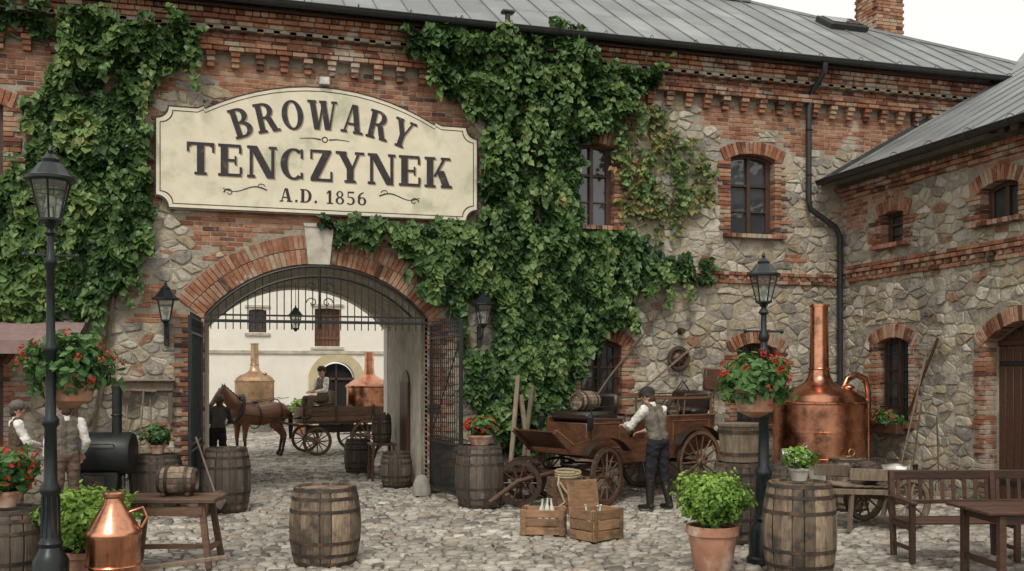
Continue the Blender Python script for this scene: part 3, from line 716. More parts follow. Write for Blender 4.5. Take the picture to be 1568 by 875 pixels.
# ------------------------------------------------------------------ ground
q=MB('ground'); q.add([(-150,-150,-.035),(150,-150,-.035),(150,150,-.035),(-150,150,-.035)],[(0,1,2,3)],'dirt',.5); q.done(recalc=False)
def paving(name,regs):
    V=[];F=[];Tn=[]
    for (x0,x1,y0,y1,L,Wd) in regs:
        y=y0
        while y<y1:
            wd=Wd*R.uniform(.75,1.25); x=x0-R.uniform(0,L)
            while x<x1:
                l=L*R.uniform(.5,1.5)
                cxx,cyy=x+l/2,y+wd/2; hx,hy=l/2-.011,wd/2-.010
                wv=.06*math.sin(cxx*1.3)+.05*math.sin(cxx*.37+cyy*.3)+.03*math.sin(cxx*3.1+cyy)
                und=.020*mn.noise(Vector((cxx*.7,cyy*.7,0)))
                zt=R.uniform(-.018,.008)+und; o=len(V); tl=(jit(.011),jit(.010))
                cs=[(-hx,-hy),(hx,-hy),(hx,hy),(-hx,hy)]; cs=[(a+jit(.019),c+jit(.017)) for a,c in cs]
                for a,c in cs: V.append((cxx+a,cyy+c+wv,-.046))
                for a,c in cs: V.append((cxx+a*.95,cyy+c*.95+wv,zt-.020))
                for a,c in cs: V.append((cxx+a*.68,cyy+c*.62+wv,zt+tl[0]*(a>0)+tl[1]*(c>0)))
                for b in(0,4):
                    for i in range(4): F.append((o+b+i,o+b+(i+1)%4,o+b+4+(i+1)%4,o+b+4+i))
                F.append((o+8,o+9,o+10,o+11))
                t=min(1,max(0,R.gauss(.5,.25))); Tn+= [t]*9
                x+=l
            y+=wd
    me=bpy.data.meshes.new(name); me.from_pydata(V,[],F); me.materials.append(MATS['cobble'])
    at=me.attributes.new('tint','FLOAT','FACE'); at.data.foreach_set('value',Tn)
    me.polygons.foreach_set('use_smooth',[True]*len(F)); me.update()
    o=bpy.data.objects.new(name,me); scene.collection.objects.link(o)
paving('cobblestone_paving',[(-6.5,10.4,-11,-.02,.17,.125),(-1.85,1.85,0,4.5,.18,.13),(-9,9,4.5,14,.22,.16),(-9,12,14,23.9,.3,.22)])
# ------------------------------------------------------------------ ivy
def in_poly(x,z,P):
    c=False;n=len(P);j=n-1
    for i in range(n):
        xi,zi=P[i];xj,zj=P[j]
        if (zi>z)!=(zj>z) and x<(xj-xi)*(z-zi)/(zj-zi)+xi: c=not c
        j=i
    return c
main_ivy=[(1.25,8.1),(1.5,7.85),(1.75,7.55),(2.2,7.2),(2.45,6.9),(2.85,6.6),(2.95,5.0),(2.4,4.85),(1.72,4.8),(.9,4.82),(.12,4.80),(-.2,4.75),(.1,4.58),(.5,4.48),(1.0,4.38),(1.25,4.24),(1.6,3.8),(1.85,3.55),(2.33,3.35),(2.5,2.28),(2.65,1.6),(3.05,.95),(3.67,.72),(4.3,.9),(4.62,1.4),(4.75,2.3),(5.0,2.75),(5.48,3.0),(5.85,3.4),(6.28,3.89),(6.9,3.95),(7.55,4.0),(7.5,4.2),(7.1,4.3),(6.4,4.4),(6.1,4.7),(5.75,4.98),(4.85,4.82),(4.78,6.5),(5.48,6.75),(5.6,7.15),(6.42,7.5),(6.3,7.85),(5.35,8.0),(4.9,8.15),(4.44,8.4),(3.3,8.35)]
left_ivy=[(-8,6.9),(-5.9,6.9),(-5.6,6.2),(-5.55,5.3),(-4.75,5.1),(-4.6,6.2),(-4.3,6.9),(-4.25,7.9),(-3.2,8.0),(-1.85,7.95),(-1.95,7.35),(-2.5,7.1),(-2.72,6.6),(-2.75,4.8),(-2.78,4.15),(-3.0,3.95),(-3.22,3.6),(-3.42,3.1),(-4.05,2.98),(-5.02,2.95),(-8,2.8)]
left_top=[(-8,8.1),(-4.3,8.0),(-4.3,7.5),(-5.0,7.5),(-8,7.3)]
sparse=[(5.48,7.0),(6.28,7.17),(7.1,6.56),(7.66,6.3),(7.75,5.6),(7.2,5.3),(6.9,4.9),(6.28,4.5),(5.6,4.6),(5.5,5.4)]
def ivy(name,polys,seed):
    rr=random.Random(seed); V=[];F=[];Tn=[];MI=[]
    def lf(x,y,z,s,mi=0,tb=0):
        if -2.74<x<2.86 and 4.80<z<7.02 and (z<6.6 or abs(x)<2.0) and not(z<4.92 and rr.random()<.5): return
        if 2.55<x<3.12 and 2.55<z<3.55: return
        yaw=rr.gauss(0,.7); pit=rr.gauss(.5,.36); rol=rr.gauss(0,.55)
        M=Matrix.Rotation(yaw,3,'Z')@Matrix.Rotation(-pit,3,'X')@Matrix.Rotation(rol,3,'Y')
        o=len(V); f=.14*s
        for p in((0,0,0),(-.36*s,-f,.14*s),(-.56*s,-f*.6,-.30*s),(0,f*.3,-1.05*s),(.56*s,-f*.6,-.30*s),(.36*s,-f,.14*s),(0,f*.6,-.35*s)):
            w=M@Vector(p); V.append((x+w.x,y+w.y,z+w.z))
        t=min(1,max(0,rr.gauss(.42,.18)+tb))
        for f_ in((0,1,6),(1,2,6),(2,3,6),(3,4,6),(4,5,6),(5,0,6)): F.append([o+i for i in f_]); Tn.append(t); MI.append(mi)
    for P,dens,thick,mi,thr in polys:
        xs=[p[0] for p in P]; zs=[p[1] for p in P]; A=(max(xs)-min(xs))*(max(zs)-min(zs)); n=int(A*dens)
        for _ in range(n):
            x=rr.uniform(min(xs)-.1,max(xs)+.1); z=rr.uniform(min(zs)-.1,max(zs)+.1)
            wx=x+.28*mn.noise(Vector((x*1.3,z*1.3,seed)))+.24*mn.noise(Vector((x*4,z*4,seed+5))); wz=z+.3*mn.noise(Vector((x*1.3,z*1.3,seed+9)))+.30*mn.noise(Vector((x*4,z*4,seed+15)))
            if not in_poly(wx,wz,P): continue
            nb=mn.noise(Vector((x*1.2,z*.8,seed+3)))*.5+mn.noise(Vector((x*3.4,z*2.3,seed+4)))*.55
            if nb<thr-rr.random()*.12: continue
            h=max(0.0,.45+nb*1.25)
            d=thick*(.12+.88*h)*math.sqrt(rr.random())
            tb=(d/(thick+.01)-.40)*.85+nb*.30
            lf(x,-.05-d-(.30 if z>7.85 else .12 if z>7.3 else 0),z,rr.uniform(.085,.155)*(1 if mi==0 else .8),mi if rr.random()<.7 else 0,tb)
    if seed==3: strings=[(3.62,8.1,5.9,-.55),(3.75,8.2,6.4,-.55),(4.25,8.2,6.3,-.5),(4.35,8.1,6.8,-.5),(2.0,7.9,7.0,-.4),(5.2,7.8,6.8,-.35),(3.3,8.0,6.6,-.5),(5.62,6.9,5.7,-.2),(5.9,7.7,6.6,-.3),(2.6,7.5,6.6,-.3),(3.0,5.1,4.1,-.45),(1.5,4.8,4.15,-.25),(.6,4.8,4.3,-.2),(3.4,8.3,7.2,-.6),(4.0,6.5,5.2,-.5),(3.3,6.3,5.2,-.5),(4.5,5.0,3.9,-.5),(5.2,4.6,3.2,-.45),(6.9,4.1,3.5,-.25),(6.5,4.2,3.4,-.25),(2.7,4.3,3.6,-.4),(5.7,4.1,2.9,-.38),(4.8,3.2,2.3,-.3),(3.3,2.6,1.1,-.4),(3.7,4.6,3.5,-.5),(4.2,3.5,2.2,-.45),(3.9,7.6,6.5,-.55),(4.7,7.5,6.5,-.4),(6.1,6.4,5.5,-.18),(6.8,6.1,5.2,-.16)]
    else: strings=[(-2.9,4.6,3.5,-.2),(-2.8,7.2,6.1,-.3),(-2.1,7.8,6.8,-.4),(-3.4,8.0,6.9,-.4),(-3.1,4.2,3.2,-.2),(-3.6,3.6,2.5,-.3),(-4.0,7.9,6.7,-.4),(-4.3,3.4,2.5,-.3),(-3.3,5.5,4.4,-.4),(-4.7,5.6,4.6,-.4),(-3.9,5.0,4.0,-.4)]
    for (x,za,zb,y) in strings:
        z=za; ph=rr.random()*6
        while z>zb:
            w=.09*min(1,(z-zb)/.4+.25)
            for k in range(3): lf(x+.05*math.sin(z*4+ph)+rr.gauss(0,w*.7),y+rr.gauss(0,.05),z+rr.gauss(0,.03),rr.uniform(.07,.12),0,.34)
            z-=.06
    me=bpy.data.meshes.new(name); me.from_pydata(V,[],F)
    me.materials.append(MATS['ivy_leaf']); me.materials.append(MATS['ivy_autumn'])
    at=me.attributes.new('tint','FLOAT','FACE'); at.data.foreach_set('value',Tn); me.polygons.foreach_set('material_index',MI); me.update()
    o=bpy.data.objects.new(name,me); scene.collection.objects.link(o); return o
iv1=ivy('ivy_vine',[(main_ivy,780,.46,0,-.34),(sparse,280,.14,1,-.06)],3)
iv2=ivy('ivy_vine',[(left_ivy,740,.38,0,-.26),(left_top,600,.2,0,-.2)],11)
def stems(lst,par):
    q=MB('ivy_stems')
    for (x0,z0,x1,z1,r) in lst:
        n=14; pts=[]; a,b=R.random()*9,R.random()*9
        for i in range(n+1):
            t=i/n; pts.append((x0+(x1-x0)*t+.10*math.sin(t*9+a)*(t>0),-.07-.03*math.sin(t*7+b),z0+(z1-z0)*t))
        q.tube(pts,r,'wood_grey',6,taper=.35)
    q.done(parent=par,recalc=False)
stems([(3.4,0,3.3,8,.05),(3.7,0,4.4,7.5,.045),(3.9,0,4.55,4.6,.035),(3.2,0,2.4,5,.035),(4.1,0,6.8,4.1,.03),(5.6,4.6,6.5,7.1,.02),(5.7,4.7,7.6,6.1,.018)],iv1)
stems([(-3.6,0,-3.2,7.8,.04),(-4.0,0,-3.9,7.9,.04),(-3.8,1,-2.9,4.5,.025),(-3.2,7.4,-1.9,7.6,.02),(-4.3,7.4,-5.6,7.7,.02)],iv2)
# fallen leaves and weeds along the wall foot
q=MB('fallen_leaves'); rr=random.Random(77)
for _ in range(650):
    if rr.random()<.75: x=rr.uniform(2.2,7.5); y=-abs(rr.gauss(0,1.6))-.1
    else: x=rr.uniform(-5,9); y=rr.uniform(-10,-.3)
    s=rr.uniform(.03,.06); M=Matrix.Rotation(rr.uniform(0,6.28),3,'Z')@Matrix.Rotation(rr.gauss(0,.35),3,'X')
    q.add([Vector((x,y,.022))+M@Vector(v)*s for v in((0,-.6,0),(.45,0,.12),(0,.7,0),(-.45,0,.12))],[(0,1,2,3)],'dead_leaf',rr.random())
q.done(recalc=False)
q=MB('weeds')
for _ in range(70):
    u=rr.random()
    if u<.45: bx,by=rr.uniform(2.4,10.3),-rr.uniform(.04,.16)
    elif u<.75: bx,by=10.42-rr.uniform(.0,.12),rr.uniform(-8,-.2)
    else: bx,by=rr.uniform(-4.4,-2.0),-rr.uniform(.04,.2)
    for k in range(14):
        a=rr.uniform(0,6.28); hgt=rr.uniform(.05,.20); ln=rr.uniform(.02,.09); w=.008
        q.add([(bx+math.cos(a+1.57)*w,by+math.sin(a+1.57)*w,-.01),(bx-math.cos(a+1.57)*w,by-math.sin(a+1.57)*w,-.01),(bx+math.cos(a)*ln*.5,by+math.sin(a)*ln*.5,hgt*.7),(bx+math.cos(a)*ln,by+math.sin(a)*ln,hgt)],[(0,1,2),(0,2,3)],'basket_leaf')
q.done(recalc=False)
# ------------------------------------------------------------------ plants
def foliage(q,c,rx,ry,rz,n,size,mat,seed,shell=.45,droop=0,tb=0):
    rr=random.Random(seed)
    for _ in range(n):
        d=Vector((rr.gauss(0,1),rr.gauss(0,1),rr.gauss(0,1))).normalized()
        lump=1+.36*mn.noise(d*2.3+Vector((seed,0,0)))+.22*mn.noise(d*5+Vector((0,seed,0)))
        k=(shell+(1-shell)*rr.random()**.6)*lump*(1.18 if rr.random()<.05 else 1)
        p=Vector((c[0]+d.x*rx*k,c[1]+d.y*ry*k,c[2]+d.z*rz*k-droop*(d.x*d.x+d.y*d.y)*k))
        nrm=(d+Vector((rr.gauss(0,.6),rr.gauss(0,.6),rr.gauss(.3,.6)))).normalized()
        M=Vector((0,0,1)).rotation_difference(nrm).to_matrix()@Matrix.Rotation(rr.uniform(0,6.28),3,'Z')
        s=size*rr.uniform(.7,1.3)
        vs=[p+M@Vector(v)*s for v in((0,-.5,0),(.30,-.1,.06),(.22,.3,.05),(0,.6,-.04),(-.22,.3,.05),(-.30,-.1,.06),(0,0,-.02))]
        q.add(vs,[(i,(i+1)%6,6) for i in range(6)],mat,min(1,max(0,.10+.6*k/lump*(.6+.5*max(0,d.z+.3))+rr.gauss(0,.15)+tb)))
def blooms(q,c,rx,ry,rz,n,size,mat,seed,per=9):
    rr=random.Random(seed)
    for _ in range(n):
        d=Vector((rr.gauss(0,1),rr.gauss(0,1)-.2,rr.gauss(.3,.8))).normalized()
        ex=rr.uniform(.95,1.15)
        b=Vector((c[0]+d.x*rx*ex,c[1]+d.y*ry*ex,c[2]+d.z*rz*ex))
        for k in range(per):
            e=Vector((rr.gauss(0,1),rr.gauss(0,1),rr.gauss(0,1))).normalized(); p=b+e*size*.8
            M=Vector((0,0,1)).rotation_difference((e+d*.5).normalized()).to_matrix()
            s=size*.62
            q.add([p+M@Vector(v)*s for v in((.5,0,.1),(.15,.48,.1),(-.4,.3,.1),(-.4,-.3,.1),(.15,-.48,.1),(0,0,-.1))],[(i,(i+1)%5,5) for i in range(5)],mat)
# ------------------------------------------------------------------ barrels
def barrel_geo(q,h,rm,re,M=None,mat='barrel_oak',c=(0,0,0),nst=20,hoops=(.03,.14,.30,.70,.86,.97)):
    T=Matrix.Translation(c)@(M if M is not None else Matrix.Identity(4)); old=q.M
    q.M=(old@T) if old is not None else T
    K=10; prof=[]
    for j in range(K+1):
        t=j/K; r=re+(rm-re)*(1-(2*t-1)**2)**.9 if 0<t<1 else re; prof.append((r,t*h))
    for sIdx in range(nst):
        a0=2*math.pi*sIdx/nst+jit(.02); da=2*math.pi/nst; vs=[];fs=[]
        aa=[a0+.0,a0+da*.08,a0+da*.5,a0+da*.92,a0+da]; off=[-.009,0,.003,0,-.009]; o2=jit(.002)
        for r,z in prof:
            for a,o in zip(aa,off): vs.append(((r+o+o2)*math.cos(a),(r+o+o2)*math.sin(a),z))
        for j in range(K):
            for i in range(4): fs.append((j*5+i,j*5+i+1,j*5+6+i,j*5+5+i))
        q.add(vs,fs,mat,smooth=False)
        ri=re-.022; hh=h+jit(.004)
        for z,zz in((hh,h-.03),(0,.03)):
            q.add([(re*math.cos(a0),re*math.sin(a0),z),(re*math.cos(a0+da),re*math.sin(a0+da),z),(ri*math.cos(a0+da),ri*math.sin(a0+da),z),(ri*math.cos(a0),ri*math.sin(a0),z),(ri*math.cos(a0),ri*math.sin(a0),zz),(ri*math.cos(a0+da),ri*math.sin(a0+da),zz)],[(0,1,2,3),(3,2,5,4)],mat)
    ri=re-.021
    for zz in(h-.028,.028):
        nb=6
        for i in range(nb):
            x0=-ri+2*ri*i/nb; x1=x0+2*ri/nb-.004; ya=math.sqrt(max(ri*ri-x0*x0,0));yb=math.sqrt(max(ri*ri-x1*x1,0))
            q.add([(x0,-ya,zz),(x1,-yb,zz),(x1,yb,zz),(x0,ya,zz)],[(0,1,2,3)],mat)
    for f in hoops:
        z=f*h; w=.019
        def rad_at(zz):
            t=min(1,max(0,zz/h)); return re+(rm-re)*max(0,(1-(2*t-1)**2))**.9
        q.lathe([(rad_at(z-w)+.0015,z-w),(rad_at(z-w)+.006,z-w),(rad_at(z+w)+.006,z+w),(rad_at(z+w)+.0015,z+w)],'rusty_iron',nst*2,caps=False)
    q.M=old
def barrel(x,y,h=.86,rm=.38,re=.31,mat='barrel_oak',z=0,name='wooden_barrel'):
    q=MB(name); barrel_geo(q,h,rm,re,mat=mat); return q.done(loc=(x,y,z),rz=R.random()*6,recalc=False)
barrel(-.49,-6.08,.86,.395,.335)
barrel(-1.55,-1.41,.98,.37,.30,'barrel_dark')
barrel(-2.6,-.75,.85,.40,.33,'barrel_dark')
barrel(2.37,-1.95,.98,.39,.33,'barrel_dark')
barrel(4.20,-8.25,.99,.375,.315)
barrel(-3.72,-6.2,.75,.40,.34,'barrel_dark')
barrel(1.20,4.1,.72,.30,.25,'barrel_dark'); barrel(1.55,1.2,.65,.30,.25,'barrel_dark')
barrel(4.72,-6.1,1.0,.36,.31,'barrel_dark')
q=MB('wooden_tub')
for i in range(18):
    a=2*math.pi*i/18; da=2*math.pi/18*.97
    q.add([((r+o)*math.cos(a+b),(r+o)*math.sin(a+b),z) for (r,z) in((.24,0),(.28,.46)) for b,o in((0,0),(da,0),(da,-.025),(0,-.025))],[(0,1,5,4),(1,2,6,5),(2,3,7,6),(3,0,4,7),(4,5,6,7)],'wood_grey')
q.lathe([(.25,.08),(.257,.08),(.262,.12),(.25,.12)],'rusty_iron',30); q.lathe([(.277,.36),(.284,.36),(.288,.40),(.27,.40)],'rusty_iron',30)
q.lathe([(.0001,.38),(.26,.38)],'earth',20,caps=False)
q.lathe([(.30,.45),(.31,.45),(.31,.48),(.30,.48)],'wood_grey',24); q.done(loc=(4.72,-6.1,1.01))
# ------------------------------------------------------------------ street lamps
def street_lamp(x,y,H,s):
    q=MB('street_lamp'); zl=H-.76*s
    q.lathe([(.19,0),(.19,.06),(.165,.08),(.165,.34),(.13,.40),(.10,.46),(.115,.50),(.085,.56),(.075,.95),(.095,.98),(.095,1.03),(.062,1.08),(.055,1.6),(.078,1.63),(.078,1.68),(.050,1.72),(.046,2.3),(.066,2.33),(.066,2.37),(.042,2.41),(.036,zl-.42),(.058,zl-.39),(.058,zl-.34),(.034,zl-.3),(.030,zl-.12),(.06,zl-.09),(.03,zl-.04)],'iron_green',14)
    for i in range(10):
        a=2*math.pi*i/10; q.cyl((.083*math.cos(a),.083*math.sin(a),.56),(.075*math.cos(a),.075*math.sin(a),.95),.012,.010,'iron_green',5)
    q.beam((-.22,0,zl-.30),(.22,0,zl-.30),.02,.02,'iron_green')
    for sx in(-1,1): q.sphere((sx*.23,0,zl-.30),.024,'iron_green',8)
    q.M=Matrix.Translation((0,0,zl)); lantern(q,s,0,6); q.M=None
    q.done(loc=(x,y,0))
street_lamp(-3.17,-7.04,4.32,1.02); street_lamp(4.22,-7.51,3.5,.80)
def hanging_basket(c,r,seed,side,flowers,nf):
    q=MB('hanging_flower_basket')
    q.lathe([(.05,-.32*r/.4),(.7*r*.7,-.25*r/.4),(r*.62,0)],'terracotta',16)
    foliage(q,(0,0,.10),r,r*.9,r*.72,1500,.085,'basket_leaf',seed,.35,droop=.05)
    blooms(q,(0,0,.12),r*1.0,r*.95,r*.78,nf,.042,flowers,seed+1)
    q.beam((0,0,.1),side,.02,.02,'iron_green')
    q.done(loc=c,recalc=False)
hanging_basket((4.10,-7.53,1.95),.40,21,(.12,0,.1),'flower_red',30)
hanging_basket((-3.05,-6.75,2.12),.43,22,(-.12,-.2,.1),'flower_red',22)
def potted(name,x,y,z,pr,ph,fr,fh,n,leaf,size,seed,fl=None,nf=0,pot='terracotta',fs=.035):
    q=MB(name)
    q.lathe([(pr*.68,0),(pr*.72,.02),(pr*.93,ph*.78),(pr,ph*.80),(pr*1.02,ph),(pr*.88,ph),(pr*.86,ph*.9)],pot,24)
    q.lathe([(.0001,ph*.92),(pr*.87,ph*.92)],'earth',16,caps=False)
    rr=random.Random(seed)
    for i in range(9):
        a=rr.uniform(0,6.28); q.tube([(0,0,ph*.8),(.3*fr*math.cos(a),.3*fr*math.sin(a),ph+fh*.3),(.6*fr*math.cos(a),.6*fr*math.sin(a),ph+fh*.9)],.008,'wood_grey',5)
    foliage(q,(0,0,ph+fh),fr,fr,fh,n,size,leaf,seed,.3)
    if fl: blooms(q,(0,0,ph+fh),fr,fr,fh*1.05,nf,fs,fl,seed+2)
    q.done(loc=(x,y,z),recalc=False)
potted('potted_shrub',3.49,-7.69,0,.28,.48,.38,.29,5200,'shrub_leaf',.048,31)
potted('potted_shrub',-2.95,-6.3,0,.26,.30,.46,.32,4200,'shrub_leaf',.06,32)
potted('potted_geranium',2.37,-1.95,.98,.21,.16,.25,.14,380,'basket_leaf',.09,33,'flower_red',26,fs=.05)
potted('potted_flowers',-2.6,-.75,.86,.13,.14,.22,.16,350,'basket_leaf',.09,34,'flower_red',3)
potted('potted_flowers',4.20,-8.25,1.0,.11,.13,.17,.11,420,'shrub_leaf',.06,35,'flower_white',16,pot='stone_grey',fs=.03)
potted('potted_geranium',-3.72,-6.2,.76,.14,.16,.30,.22,700,'basket_leaf',.10,36,'flower_red',20,fs=.05)
potted('potted_shrub',1.1,18.4,0,.35,.4,.5,.45,700,'shrub_leaf',.16,37)
potted('potted_geranium',6.75,-9.35,.76,.12,.13,.18,.12,400,'basket_leaf',.07,38,'flower_pink',14,fs=.035)
q=MB('window_flower_box'); q.M=WM; q.box((1.6,-.19,1.12),(.95,.22,.2),'wood_dark',b=.01)
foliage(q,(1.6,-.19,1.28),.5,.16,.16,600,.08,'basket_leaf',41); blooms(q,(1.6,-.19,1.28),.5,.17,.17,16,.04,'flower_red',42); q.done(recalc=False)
# ------------------------------------------------------------------ copper still
def copper_kettle(name,x,y,r,zb,zt,zc,mat='copper',pipe=True):
    q=MB(name); hb=zt-zb
    q.lathe([(r*.9,0),(r*.9,zb-.1),(r*.98,zb)],'stone_grey',32)
    q.lathe([(r*.96,zb-.001),(r,zb+.04),(r,zt-.05),(r*1.03,zt-.03),(r*1.03,zt+.0),(r*.99,zt+.02),(r*.93,zt+.10),(r*.74,zt+.20),(r*.45,zt+.28),(r*.30,zt+.36),(r*.24,zt+.46),(r*.205,zt+.60),(r*.19,zc-.04),(r*.22,zc-.04),(r*.22,zc),(r*.15,zc)],mat,44)
    for z in(zb+.08,zb+hb*.5): q.lathe([(r*1.001,z),(r*1.014,z+.005),(r*1.014,z+.035),(r*1.001,z+.04)],mat,44,caps=False)
    for i in range(28):
        a=2*math.pi*i/28; q.sphere((r*1.03*math.cos(a),r*1.03*math.sin(a),zt-.016),.014,mat,6)
    q.ring((0,0,zt+.6),r*.215,.02,mat)
    q.sphere((r*.5,-r*.35,zt+.26),.13*r,mat,14,(1,1,.5))
    if pipe:
        q.tube([(r*.5,-.1,zt+.2),(r*.62,-.1,zt+.42),(r*.85,-.1,zt+.50),(r*1.08,-.1,zt+.42),(r*1.16,-.1,zt+.2),(r*1.16,-.1,.3)],.055,mat,12)
        q.cyl((0,-r*1.02,zb+.15),(0,-r*1.18,zb+.15),.04,.04,'brass_old'); q.ring((0,-r*1.16,zb+.25),.06,.01,'brass_old',RX90,14,5)
    q.done(loc=(x,y,0))
copper_kettle('copper_brewing_kettle',8.95,-1.5,.84,.5,1.62,3.4)
copper_kettle('copper_brewing_kettle',-.5,20.8,.72,.5,1.9,3.3,'brass_old',False)
q=MB('copper_still_can'); q.lathe([(.24,0),(.255,.02),(.25,.52),(.262,.54),(.262,.57),(.24,.60),(.20,.68),(.10,.84),(.085,.90),(.10,.915),(.10,.945),(.085,.96),(.0001,.965)],'copper',36)
q.tube([(.15,0,.76),(.27,0,.80),(.31,0,.70),(.255,0,.60)],.014,'copper',8); q.ring((0,0,.25),.257,.008,'copper')
q.done(loc=(-2.62,-6.95,0))
# ------------------------------------------------------------------ rough table + keg
q=MB('wooden_work_table')
for i in range(4): q.box((0,-.225+.15*i,.735+jit(.004)),(1.05+jit(.03),.142,.05),'wood_brown',b=.008)
for sx in(-1,1):
    for sy in(-1,1): q.beam((sx*.36,sy*.2,.71),(sx*.46,sy*.27,0),.065,.06,'wood_brown')
    q.beam((sx*.43,-.25,.2),(sx*.43,.25,.2),.05,.05,'wood_brown')
q.beam((-.43,0,.2),(.43,0,.2),.05,.05,'wood_brown'); q.beam((-.38,-.24,.62),(.38,-.24,.62),.03,.1,'wood_brown')
q.done(loc=(-2.12,-5.75,0),rz=rad(-14))
q=MB('small_keg'); barrel_geo(q,.42,.155,.125,M=RY90,c=(-.21,0,.165),nst=14,hoops=(.05,.25,.75,.95))
for sx in(-.13,.13): q.box((sx,0,.02),(.05,.28,.04),'wood_dark',b=.006)
q.cyl((0,-.02,.31),(0,-.02,.35),.02,.018,'wood_dark'); q.done(loc=(-2.08,-5.72,.765),rz=rad(-10),recalc=False)
q=MB('wooden_pole'); q.beam((0,0,.12),(.95,.25,.16),.05,.04,'wood_grey'); q.done(loc=(-2.5,-6.6,0))
# ------------------------------------------------------------------ wheels
def wheel(q,c,r,M=None,spokes=12,mat='wood_brown',w=.055):
    T=Matrix.Translation(c)@(M if M is not None else Matrix.Identity(4))@RX90; old=q.M; q.M=(old@T) if old is not None else T
    q.lathe([(r-.075,-w/2),(r-.012,-w/2),(r-.012,w/2),(r-.075,w/2),(r-.075,-w/2)],mat,32,caps=False,smooth=True)
    q.lathe([(r-.011,-w/2-.002),(r,-w/2-.002),(r,w/2+.002),(r-.011,w/2+.002)],'rusty_iron',32,caps=False)
    q.lathe([(.03,-.11),(.05,-.10),(.055,-.05),(.078,-.03),(.078,.03),(.055,.05),(.05,.10),(.03,.11)],mat,14)
    q.lathe([(.056,-.09),(.056,-.075)],'iron',14)
    for i in range(spokes):
        a=2*math.pi*i/spokes; q.cyl((.06*math.cos(a),.06*math.sin(a),0),((r-.06)*math.cos(a),(r-.06)*math.sin(a),0),.019,.014,mat,6)
    q.M=old
# ------------------------------------------------------------------ carriage (local +x = forward)
CW='carriage_wood'
q=MB('horse_carriage')
for sy in(-1,1):
    y=sy*.50
    side=[(-1.75,.80),(-1.85,1.05),(-1.9,1.38),(-.62,1.38),(-.55,1.24),(-.45,1.04),(.25,1.0),(.42,1.14),(.5,1.36),(1.25,1.38),(1.3,1.05),(1.62,.98),(1.98,1.22),(2.04,1.18),(1.68,.86),(1.3,.78),(.45,.64),(-.5,.64),(-1.1,.70)]
    q.prism(side,y-.022,y+.022,CW,.5)
    for a,b in((2,3),(8,9),(11,12)): q.beam((side[a][0],y,side[a][1]+.012),(side[b][0],y,side[b][1]+.012),.065,.03,'wood_brown')
    for (x0,x1,z0,z1) in((-1.72,-.75,.92,1.30),(.58,1.2,.9,1.31)):
        for (p,r2) in(((x0,z0),(x1,z0)),((x1,z0),(x1,z1)),((x1,z1),(x0,z1)),((x0,z1),(x0,z0))): q.beam((p[0],y+sy*.026,p[1]),(r2[0],y+sy*.026,r2[1]),.012,.016,'wood_brown',tint=.9,b=.002)
    for cx0,r in((-1.25,.72),(1.05,.60)):
        pts=[(cx0+r*math.cos(rad(a)),y+sy*.19,.50+r*.98*math.sin(rad(a))) for a in range(35,150,12)]
        vs=[]
        for p in pts: vs+= [(p[0],p[1]-.09,p[2]),(p[0],p[1]+.09,p[2])]
        q.add(vs,[(2*i,2*i+1,2*i+3,2*i+2) for i in range(len(pts)-1)],'leather',.4,True)
    for cx0 in(-1.25,1.05):
        q.tube([(cx0+.42*t,y+sy*.02,.60+.09*(1-t*t)) for t in(-1,-.6,-.2,.2,.6,1)],.022,'iron',6); q.tube([(cx0+.42*t,y+sy*.02,.60-.09*(1-t*t)) for t in(-1,-.6,-.2,.2,.6,1)],.022,'iron',6)
    q.beam((-.1,y+sy*.1,.42),(.1,y+sy*.1,.42),.16,.02,'iron'); q.tube([(0,y+sy*.06,.42),(0,y,.66)],.012,'iron',5)
    q.lathe([(.03,0),(.05,.04),(.05,.2),(.06,.21),(.02,.28)],'iron',8,c=(1.32,y+sy*.09,1.2))
    q.tube([(1.2,y,1.38),(1.2,y,1.58),(.62,y,1.58),(.62,y,1.38)],.012,'iron',6)
    q.tube([(-1.85,y,1.38),(-1.9,y,1.76),(-1.1,y,1.76),(-1.05,y,1.38)],.016,'wood_brown',6)
    for x in(-1.8,-.9,-.1): q.beam((x,y,1.34 if x!=-.1 else 1.0),(x,y,1.70),.035,.035,'wood_brown')
    q.beam((-1.85,y,1.70),(-.05,y,1.70),.04,.04,'wood_brown')
q.box((-1.2,0,.84),(1.3,.96,.06),CW); q.box((0,0,.68),(1.1,.96,.05),CW); q.box((.9,0,.82),(.9,.96,.05),CW)
q.box((-1.87,0,1.07),(.05,.96,.5),CW,rot=(0,-.12,0),b=.01); q.beam((1.66,0,.93),(2.0,0,1.21),.96,.03,CW); q.box((1.27,0,1.07),(.05,.96,.5),CW,b=.01); q.box((.47,0,1.05),(.04,.96,.5),CW); q.box((-.58,0,1.05),(.04,.96,.55),CW)
q.box((.88,0,1.42),(.72,.92,.16),'leather',b=.05); q.box((.55,0,1.62),(.10,.92,.34),'leather',b=.04); q.box((-1.6,0,1.45),(.45,.92,.14),'leather',b=.05); q.box((-1.86,0,1.64),(.1,.92,.36),'leather',b=.04)
for z in(1.5,1.6): q.tube([(-1.9,-.5,z),(-1.9,.5,z)],.012,'iron',5)
q.beam((-1.3,0,.56),(1.2,0,.56),.08,.07,CW); q.beam((-1.25,-.66,.57),(-1.25,.66,.57),.07,.07,CW); q.beam((1.05,-.66,.47),(1.05,.66,.47),.07,.07,CW); q.ring((1.05,0,.62),.28,.02,'iron')
for sy in(-1,1):
    wheel(q,(-1.25,sy*.70,.57),.57,None,14); wheel(q,(1.05,sy*.70,.47),.47,Matrix.Rotation(rad(14),4,'Z'),12)
q.tube([(1.3,0,.55),(2.4,.05,.42),(3.0,.1,.14)],.035,'wood_brown',8); q.beam((1.6,-.4,.5),(1.6,.4,.5),.05,.05,'wood_brown')
